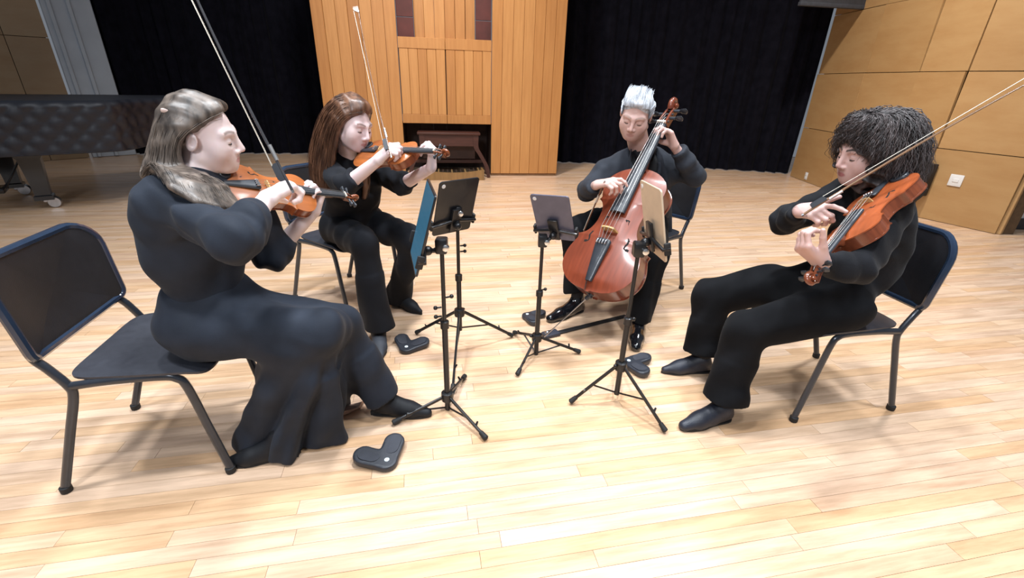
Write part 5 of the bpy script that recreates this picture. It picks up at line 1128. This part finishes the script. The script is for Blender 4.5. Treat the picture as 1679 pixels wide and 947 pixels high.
# ---------------------------------------------------------------- cellist
def cellist():
    J = dict(pel=(0.82, 2.94, 0.56), waist=(0.813, 2.880, 0.664), chest=(0.774, 2.860, 0.821), neck=(0.748, 2.840, 0.962),
             sR=(0.544, 2.800, 0.854), sL=(0.970, 2.860, 0.868), eR=(0.425, 2.680, 0.766), wR=(0.444, 2.500, 0.836), eL=(1.058, 2.720, 0.856), wL=(0.886, 2.660, 1.031),
             hR=(0.74, 2.98, 0.54), hL=(0.89, 2.88, 0.54), kR=(0.37, 2.66, 0.53), kL=(0.800, 2.460, 0.455), aR=(0.409, 2.600, 0.153), tR=(0.260, 2.480, 0.072), aL=(0.756, 2.370, 0.077), tL=(0.718, 2.240, 0.024))
    root = thing('person', 'grey-haired man in a dark suit playing the cello', 'person', (J['pel'][0], J['pel'][1], 0), group='string quartet players')
    H = Head((0.657, 2.700, 1.188), (-0.34, -0.86, -0.40), (0.05, -0.25, 1.0), 1.04)
    F = Field(); add_torso(F, J, -0.018, woman=False); add_limbs(F, J)
    F.cone(J['neck'], H.w(0, -0.022, -0.06), 0.062, 0.060, 0.03); H.add(F, 1.13, 1.3)
    hr = add_hand(F, J['wR'], (0.55, -0.55, 0.28), (0.35, 0.10, -0.85), 'R', [(15, 40, 25), (35, 60, 30), (45, 65, 35), (50, 65, 35)], (0.8, 0.45, 0.35, 0.2), 1.05)
    hl = add_hand(F, J['wL'], (-0.45, 0.0, 0.75), (-0.75, -0.15, -0.45), 'L', [(30, 55, 35), (35, 60, 35), (40, 60, 35), (40, 60, 35)], (0.6, 0.4, 0.7, 0.3), 1.05)
    me, V = body_mesh('body', F, [(H.c - 0.175 + np.array([0, 0, 0.0]), H.c + 0.175, 0.0036), (*hr, 0.0032), (*hl, 0.0032)], root)
    H.attrs(me, V, 0.5, 0.7); body = part('body', me, skin_mat('skin_c', (0.62, 0.41, 0.36), (0.42, 0.19, 0.17), (0.22, 0.19, 0.17)), root); H.eyes(body, closed=True)
    T = Field(); M = add_torso(T, J, 0.016, woman=False, wl=0.004)
    for s_ in 'RL':
        a, e, w_ = V3(J['s' + s_]), V3(J['e' + s_]), V3(J['w' + s_]); T.cone(a, e, 0.066, 0.058, 0.04); T.cone(e, lerp(e, w_, 0.5), 0.058, 0.052, 0.02); T.ccone(lerp(e, w_, 0.3), lerp(e, w_, 0.86), 0.056, 0.047, 0.02)
        T.disp(folds(0.0035, 60, 43 if s_ == 'R' else 45, 5, e - a, 0.3), np.minimum(np.minimum(a, e), w_) - 0.1, np.maximum(np.maximum(a, e), w_) + 0.1)
    for s_, l_ in ((1, 0.0), (-1, 0.0)): T.cone(V3(J['pel']) + M[:, 0] * 0.17 * s_ + np.array([0, 0, 0.03]), V3(J['pel']) + M[:, 0] * 0.20 * s_ + M[:, 1] * 0.02 + np.array([0, 0, -0.11 if s_ < 0 else -0.02]), 0.05, 0.04, 0.05)
    ch = V3(J['chest']); nk = V3(J['neck'])      # V opening
    T.cone(nk + M[:, 1] * 0.085 + M[:, 2] * 0.055, ch + M[:, 1] * 0.150 - M[:, 2] * 0.03, 0.098, 0.030, 0.01, 's'); T.disp(folds(0.003, 40, 48, 4), V3(J['waist']) - 0.25, ch + 0.25)
    jk = garment('suit_jacket', T, suit, root, 0.007)
    for s_ in (-1, 1):
        q = [nk + M[:, 0] * s_ * 0.075 + M[:, 1] * 0.03 + M[:, 2] * 0.035, nk + M[:, 0] * s_ * 0.095 + M[:, 1] * 0.100 - M[:, 2] * 0.04, ch + M[:, 0] * s_ * 0.090 + M[:, 1] * 0.140 + M[:, 2] * 0.0, ch + M[:, 0] * s_ * 0.03 + M[:, 1] * 0.150 - M[:, 2] * 0.09]
        part('lapel', tube([tuple(p) for p in spline(q, 4)], [0.020] * 2 + [0.034] * 6 + [0.026] * 4 + [0.008], 8, flat=0.28), suit, jk, world=True)
    Sh = Field(); Sh.ell(ch + M[:, 1] * 0.012, (0.150, 0.115, 0.165), M, 0.03); Sh.cone(nk - M[:, 2] * 0.02, nk + (H.w(0, -0.022, -0.06) - nk) * 0.15, 0.076, 0.070, 0.04); garment('shirt', Sh, mat('black_shirt', (0.004, 0.004, 0.006), 0.8, var=0.2), root, 0.007)
    for s_ in (-1, 1): part('shirt_collar', tube([tuple(p) for p in spline([nk + M[:, 0] * s_ * 0.072 - M[:, 1] * 0.02 + M[:, 2] * 0.055, nk + M[:, 0] * s_ * 0.066 + M[:, 1] * 0.045 + M[:, 2] * 0.040, nk + M[:, 0] * s_ * 0.040 + M[:, 1] * 0.092 - M[:, 2] * 0.012], 4)], [0.020] * 7 + [0.018, 0.008], 8, flat=0.3), MATS['black_shirt'], root, world=True)
    B = Field(); B.ell(J['pel'], (0.185, 0.145, 0.122), M, 0.05)
    for s_ in 'RL':
        h_, k_, a_ = V3(J['h' + s_]), V3(J['k' + s_]), V3(J['a' + s_]); B.cone(h_, k_, 0.102, 0.080, 0.04); B.cone(k_, lerp(k_, a_, 0.5), 0.080, 0.068, 0.03); B.ccone(lerp(k_, a_, 0.4), lerp(k_, a_, 1.02), 0.068, 0.072, 0.02)
    B.disp(folds(0.005, 40, 51, 5), (0.0, 2.0, -0.1), (1.4, 3.3, 0.8)); garment('trousers', B, trous, root, 0.007)
    shiny = mat('polished_leather', (0.006, 0.006, 0.008), 0.12, coat=0.8, var=0.1)
    shoe(root, J['aR'], V3(J['tR']) - V3(J['aR']), shiny, 0.285, 1.12, 0.030, heel=1, name='dress_shoe', sock=sockm); shoe(root, J['aL'], V3(J['tL']) - V3(J['aL']), shiny, 0.285, 1.12, 0.030, heel=1, name='dress_shoe', sock=sockm)
    hm = hair_mat('hair_silver', (0.36, 0.38, 0.42), (0.72, 0.76, 0.82), 0.45)
    G = [[(0.058 * x, 0.072 - 0.020 * x * x, 0.078 - 0.010 * abs(x)), (0.060 * x + 0.004, 0.066 - 0.020 * x * x, 0.098 - 0.012 * x * x), (0.056 * x + 0.006, 0.015, 0.119 - 0.014 * x * x), (0.050 * x + 0.006, -0.055, 0.116 - 0.012 * x * x), (0.045 * x, -0.095, 0.085)] for x in np.linspace(-1.1, 1.1, 11)]
    G2 = []
    for sx in (1, -1):
        for z0, y0 in ((0.066, 0.046), (0.045, 0.042), (0.022, 0.036), (0.004, 0.026)):
            q = [(sx * 0.068, y0, z0), (sx * 0.0775, y0 - 0.035, z0 + 0.004), (sx * 0.080, y0 - 0.075, z0 - 0.008), (sx * 0.066, -0.085, z0 - 0.020), (sx * 0.030, -0.112, z0 - 0.030)]
            G2.append(q)
    G2 = G2[:4] + G2[4:][::-1]
    Fh = Field(); Fh.ell(H.w(0, -0.020, 0.042), [0.0785 * H.k, 0.099 * H.k, 0.080 * H.k], H.M, 0.02); Fh.ell(H.w(0.0, 0.030, 0.092), [0.054 * H.k, 0.050 * H.k, 0.022 * H.k], H.M, 0.03)
    Fh.ell(H.w(0, 0.108, -0.020), [0.068 * H.k, 0.078 * H.k, 0.098 * H.k], H.M, 0.012, 's'); Fh.ell(H.w(0, 0.04, -0.10), [0.12 * H.k, 0.12 * H.k, 0.078 * H.k], H.M, 0.02, 's')
    for sx in (-1, 1): Fh.ell(H.w(sx * 0.088, -0.002, -0.012), [0.026 * H.k, 0.024 * H.k, 0.036 * H.k], H.M, 0.008, 's')
    hr_ = garment('hair', Fh, hm, root, 0.005); strands('hair_strands', [[tuple(H.w(*p)) for p in q] for q in G], 700, hm, hr_, 0.0013, 0.006, seed=9, seg=10, base=0.0, lift=0.008, cen=H.c); strands('hair_strands', [[tuple(H.w(*p)) for p in q] for q in G2[:4]], 350, hm, hr_, 0.0012, 0.0035, seed=10, seg=8, lift=0.004, cen=H.c); strands('hair_strands', [[tuple(H.w(*p)) for p in q] for q in G2[4:]], 350, hm, hr_, 0.0012, 0.0035, seed=14, seg=8, lift=0.004, cen=H.c)
cellist()
T_ = V3((0.398, 2.200, 0.338)); S_ = V3((0.895, 2.800, 1.264)); place(VC, S_ - T_, (-0.62, -0.68, 0.50), T_)
gp = V3((0.178, 2.241, 0.004)); loc_ = VC.matrix_world.inverted() @ Vector(gp); a0_ = Vector((0.0, 0.0, -0.058))
part('end_pin', tube([tuple(a0_), tuple(a0_ + (loc_ - a0_) * 0.97), tuple(loc_)], [0.0035, 0.0035, 0.0012], 8), steel, VC)
part('end_collar', tube([tuple(a0_ + (loc_ - a0_) * -0.02), tuple(a0_ + (loc_ - a0_) * 0.10)], [0.016, 0.011], 12), MATS['ebony'], VC)
an = V3((0.194, 2.276, 0.000)); bn = V3((0.710, 2.549, 0.000)); ar_ = math.atan2(bn[1] - an[1], bn[0] - an[0]); al_ = float(np.linalg.norm(bn - an))
anc = thing('endpin_anchor', 'long black endpin anchor strap on the floor under the cello', 'endpin anchor', tuple(an), ar_)
part('strap', rbox((al_ / 2 + 0.05, 0, 0.006), (al_ - 0.06, 0.032, 0.010), 0.003, 1), rubber, anc)
part('stop_block', rbox((0.045, 0, 0.010), (0.10, 0.062, 0.020), 0.006, 2), mat('anchor_block', (0.03, 0.033, 0.045), 0.5, var=0.2), anc); part('pin_cup', lathe([(0.006, 0.020), (0.016, 0.021), (0.016, 0.026), (0.010, 0.027), (0.004, 0.022)], 14, (0.02, 0, 0)), steel, anc)
make_bow('bow hanging down from the right hand of the cellist beside the cello', 'bows', (0.463, 2.460, 0.815), (0.363, 2.660, 0.317), (0.2, 1.0, 0.3), 0.715, stickc=STICK)

# ---------------------------------------------------------------- violist with curly hair
def woman_right():
    J = dict(pel=(1.385, 1.81, 0.545), waist=(1.542, 1.860, 0.668), chest=(1.514, 1.860, 0.810), neck=(1.470, 1.860, 0.969),
             sR=(1.457, 2.020, 0.927), sL=(1.425, 1.700, 0.953), eR=(1.170, 1.920, 0.824), wR=(1.105, 1.740, 0.915), eL=(1.179, 1.460, 0.789), wL=(1.023, 1.420, 0.822),
             hR=(1.36, 1.91, 0.54), hL=(1.365, 1.715, 0.525), kR=(0.970, 2.020, 0.421), kL=(0.975, 1.660, 0.428), aR=(0.979, 1.980, 0.085), tR=(0.830, 1.960, 0.007), aL=(0.930, 1.600, 0.070), tL=(0.767, 1.540, 0.007))
    root = thing('person', 'violist with big curly dark hair in black on the right', 'person', (J['pel'][0], J['pel'][1], 0), group='string quartet players')
    H = Head((1.358, 1.830, 1.128), (-0.97, -0.04, -0.20), (-0.20, -0.04, 1.0), 1.0)
    F = Field(); add_torso(F, J, -0.016); add_limbs(F, J)
    F.cone(J['neck'], H.w(0, -0.022, -0.06), 0.050, 0.050, 0.03); H.add(F, 1.0)
    hr = add_hand(F, J['wR'], (0.10, -0.72, 0.18), (0.65, -0.05, -0.65), 'R', [(8, 25, 15), (45, 70, 40), (50, 75, 40), (55, 75, 40)], (0.65, 0.75, 0.10, 0.1), 0.98)
    hl = add_hand(F, J['wL'], (-0.62, 0.10, 0.42), (0.35, 0.35, 0.75), 'L', [(45, 70, 40), (50, 72, 40), (55, 75, 40), (60, 70, 40)], (0.8, 0.45, 0.4, 0.25), 0.98)
    me, V = body_mesh('body', F, [(H.c - 0.165 + np.array([0, 0, 0.01]), H.c + 0.165, 0.0034), (*hr, 0.0028), (*hl, 0.0028)], root)
    H.attrs(me, V, 1.0); body = part('body', me, skin_mat('skin_d', (0.60, 0.40, 0.36), (0.42, 0.16, 0.16), (0.03, 0.022, 0.02)), root); H.eyes(body, closed=True)
    T = Field(); M = add_torso(T, J, 0.008, wl=0.008); T.cone(J['neck'], lerp(J['neck'], H.w(0, -0.022, -0.06), 0.4), 0.062, 0.058, 0.03)
    for s_ in 'RL':
        a, e, w_ = V3(J['s' + s_]), V3(J['e' + s_]), V3(J['w' + s_]); T.cone(a, e, 0.066, 0.056, 0.035); T.cone(e, lerp(e, w_, 0.5), 0.056, 0.046, 0.02); T.ccone(lerp(e, w_, 0.3), lerp(e, w_, 0.95), 0.048, 0.036, 0.02)
        T.disp(folds(0.0035, 70, 63 if s_ == 'R' else 65, 6, e - a, 0.35), np.minimum(np.minimum(a, e), w_) - 0.1, np.maximum(np.maximum(a, e), w_) + 0.1)
    T.disp(folds(0.004, 42, 68, 5, None), V3(J['waist']) - 0.25, V3(J['chest']) + 0.25); garment('velvet_top', T, velv, root, 0.0065)
    B = Field(); B.ell(J['pel'], (0.178, 0.138, 0.122), M, 0.05)
    for s_ in 'RL':
        h_, k_, a_ = V3(J['h' + s_]), V3(J['k' + s_]), V3(J['a' + s_]); B.cone(h_, k_, 0.108, 0.084, 0.04); B.cone(k_, lerp(k_, a_, 0.5), 0.084, 0.074, 0.03); B.ccone(lerp(k_, a_, 0.4), lerp(k_, a_, 0.88), 0.074, 0.094, 0.03)
    B.disp(folds(0.005, 42, 71, 5), (0.6, 1.2, -0.1), (2.0, 2.4, 0.8)); garment('trousers', B, trous, root, 0.007)
    shoe(root, J['aL'], V3(J['tL']) - V3(J['aL']), navy, 0.25, 1.0, 0.024, shaft=0.0, name='flat_shoe', sock=sockm); shoe(root, J['aR'], V3(J['tR']) - V3(J['aR']), navy, 0.25, 0.95, 0.018, shaft=0.0, name='flat_shoe', sock=sockm)
    hm = hair_mat('hair_dark_curly', (0.022, 0.018, 0.018), (0.105, 0.085, 0.085), 0.5)
    G = []
    for a in np.linspace(-175, 175, 26):
        x, y = math.sin(R(a)), math.cos(R(a)); fr = max(0, y) ** 2
        G.append([(0.02 * x, 0.01 + 0.02 * y, 0.128), (0.085 * x, -0.02 + 0.085 * y, 0.120), (0.122 * x, -0.03 + 0.120 * y * (1 - 0.12 * fr), 0.060), (0.138 * x, -0.035 + 0.135 * y * (1 - 0.22 * fr), -0.015 + 0.075 * fr), (0.135 * x, -0.04 + 0.135 * y * (1 - 0.22 * fr), -0.085 + 0.130 * fr), (0.115 * x, -0.045 + 0.120 * y * (1 - 0.2 * fr), -0.145 + 0.175 * fr)])
    Fh = Field(); Fh.ell(H.w(0, -0.045, 0.015), [0.124 * H.k, 0.128 * H.k, 0.120 * H.k], H.M, 0.02); Fh.ell(H.w(0, -0.05, -0.06), [0.128 * H.k, 0.125 * H.k, 0.10 * H.k], H.M, 0.04)
    Fh.ell(H.w(0, 0.150, -0.060), [0.092 * H.k, 0.140 * H.k, 0.122 * H.k], H.M, 0.015, 's'); Fh.disp(folds(0.006, 130, 77, 7), H.c - 0.3, H.c + 0.3)
    hr_ = garment('hair', Fh, hm, root, 0.0055); strands('hair_strands', [[tuple(H.w(*p)) for p in q] for q in G], 2000, hm, hr_, 0.0013, 0.010, 0.0, 8, curl=0.007, cfreq=24, seed=12, seg=24, base=0.002, lift=0.014, trim=0.4, cen=H.w(0, -0.03, 0))
woman_right()
T_ = V3((1.406, 1.730, 1.039)); S_ = V3((0.955, 1.360, 0.765)); place(VA, S_ - T_, (-0.30, 0.52, 0.80), T_)
make_bow('bow of the curly-haired violist slanting up across the right edge', 'bows', (1.094, 1.630, 0.975), (1.519, 1.520, 1.378), (0.0, 0.25, 1.0), 0.75, stickc=(0.22, 0.12, 0.06))
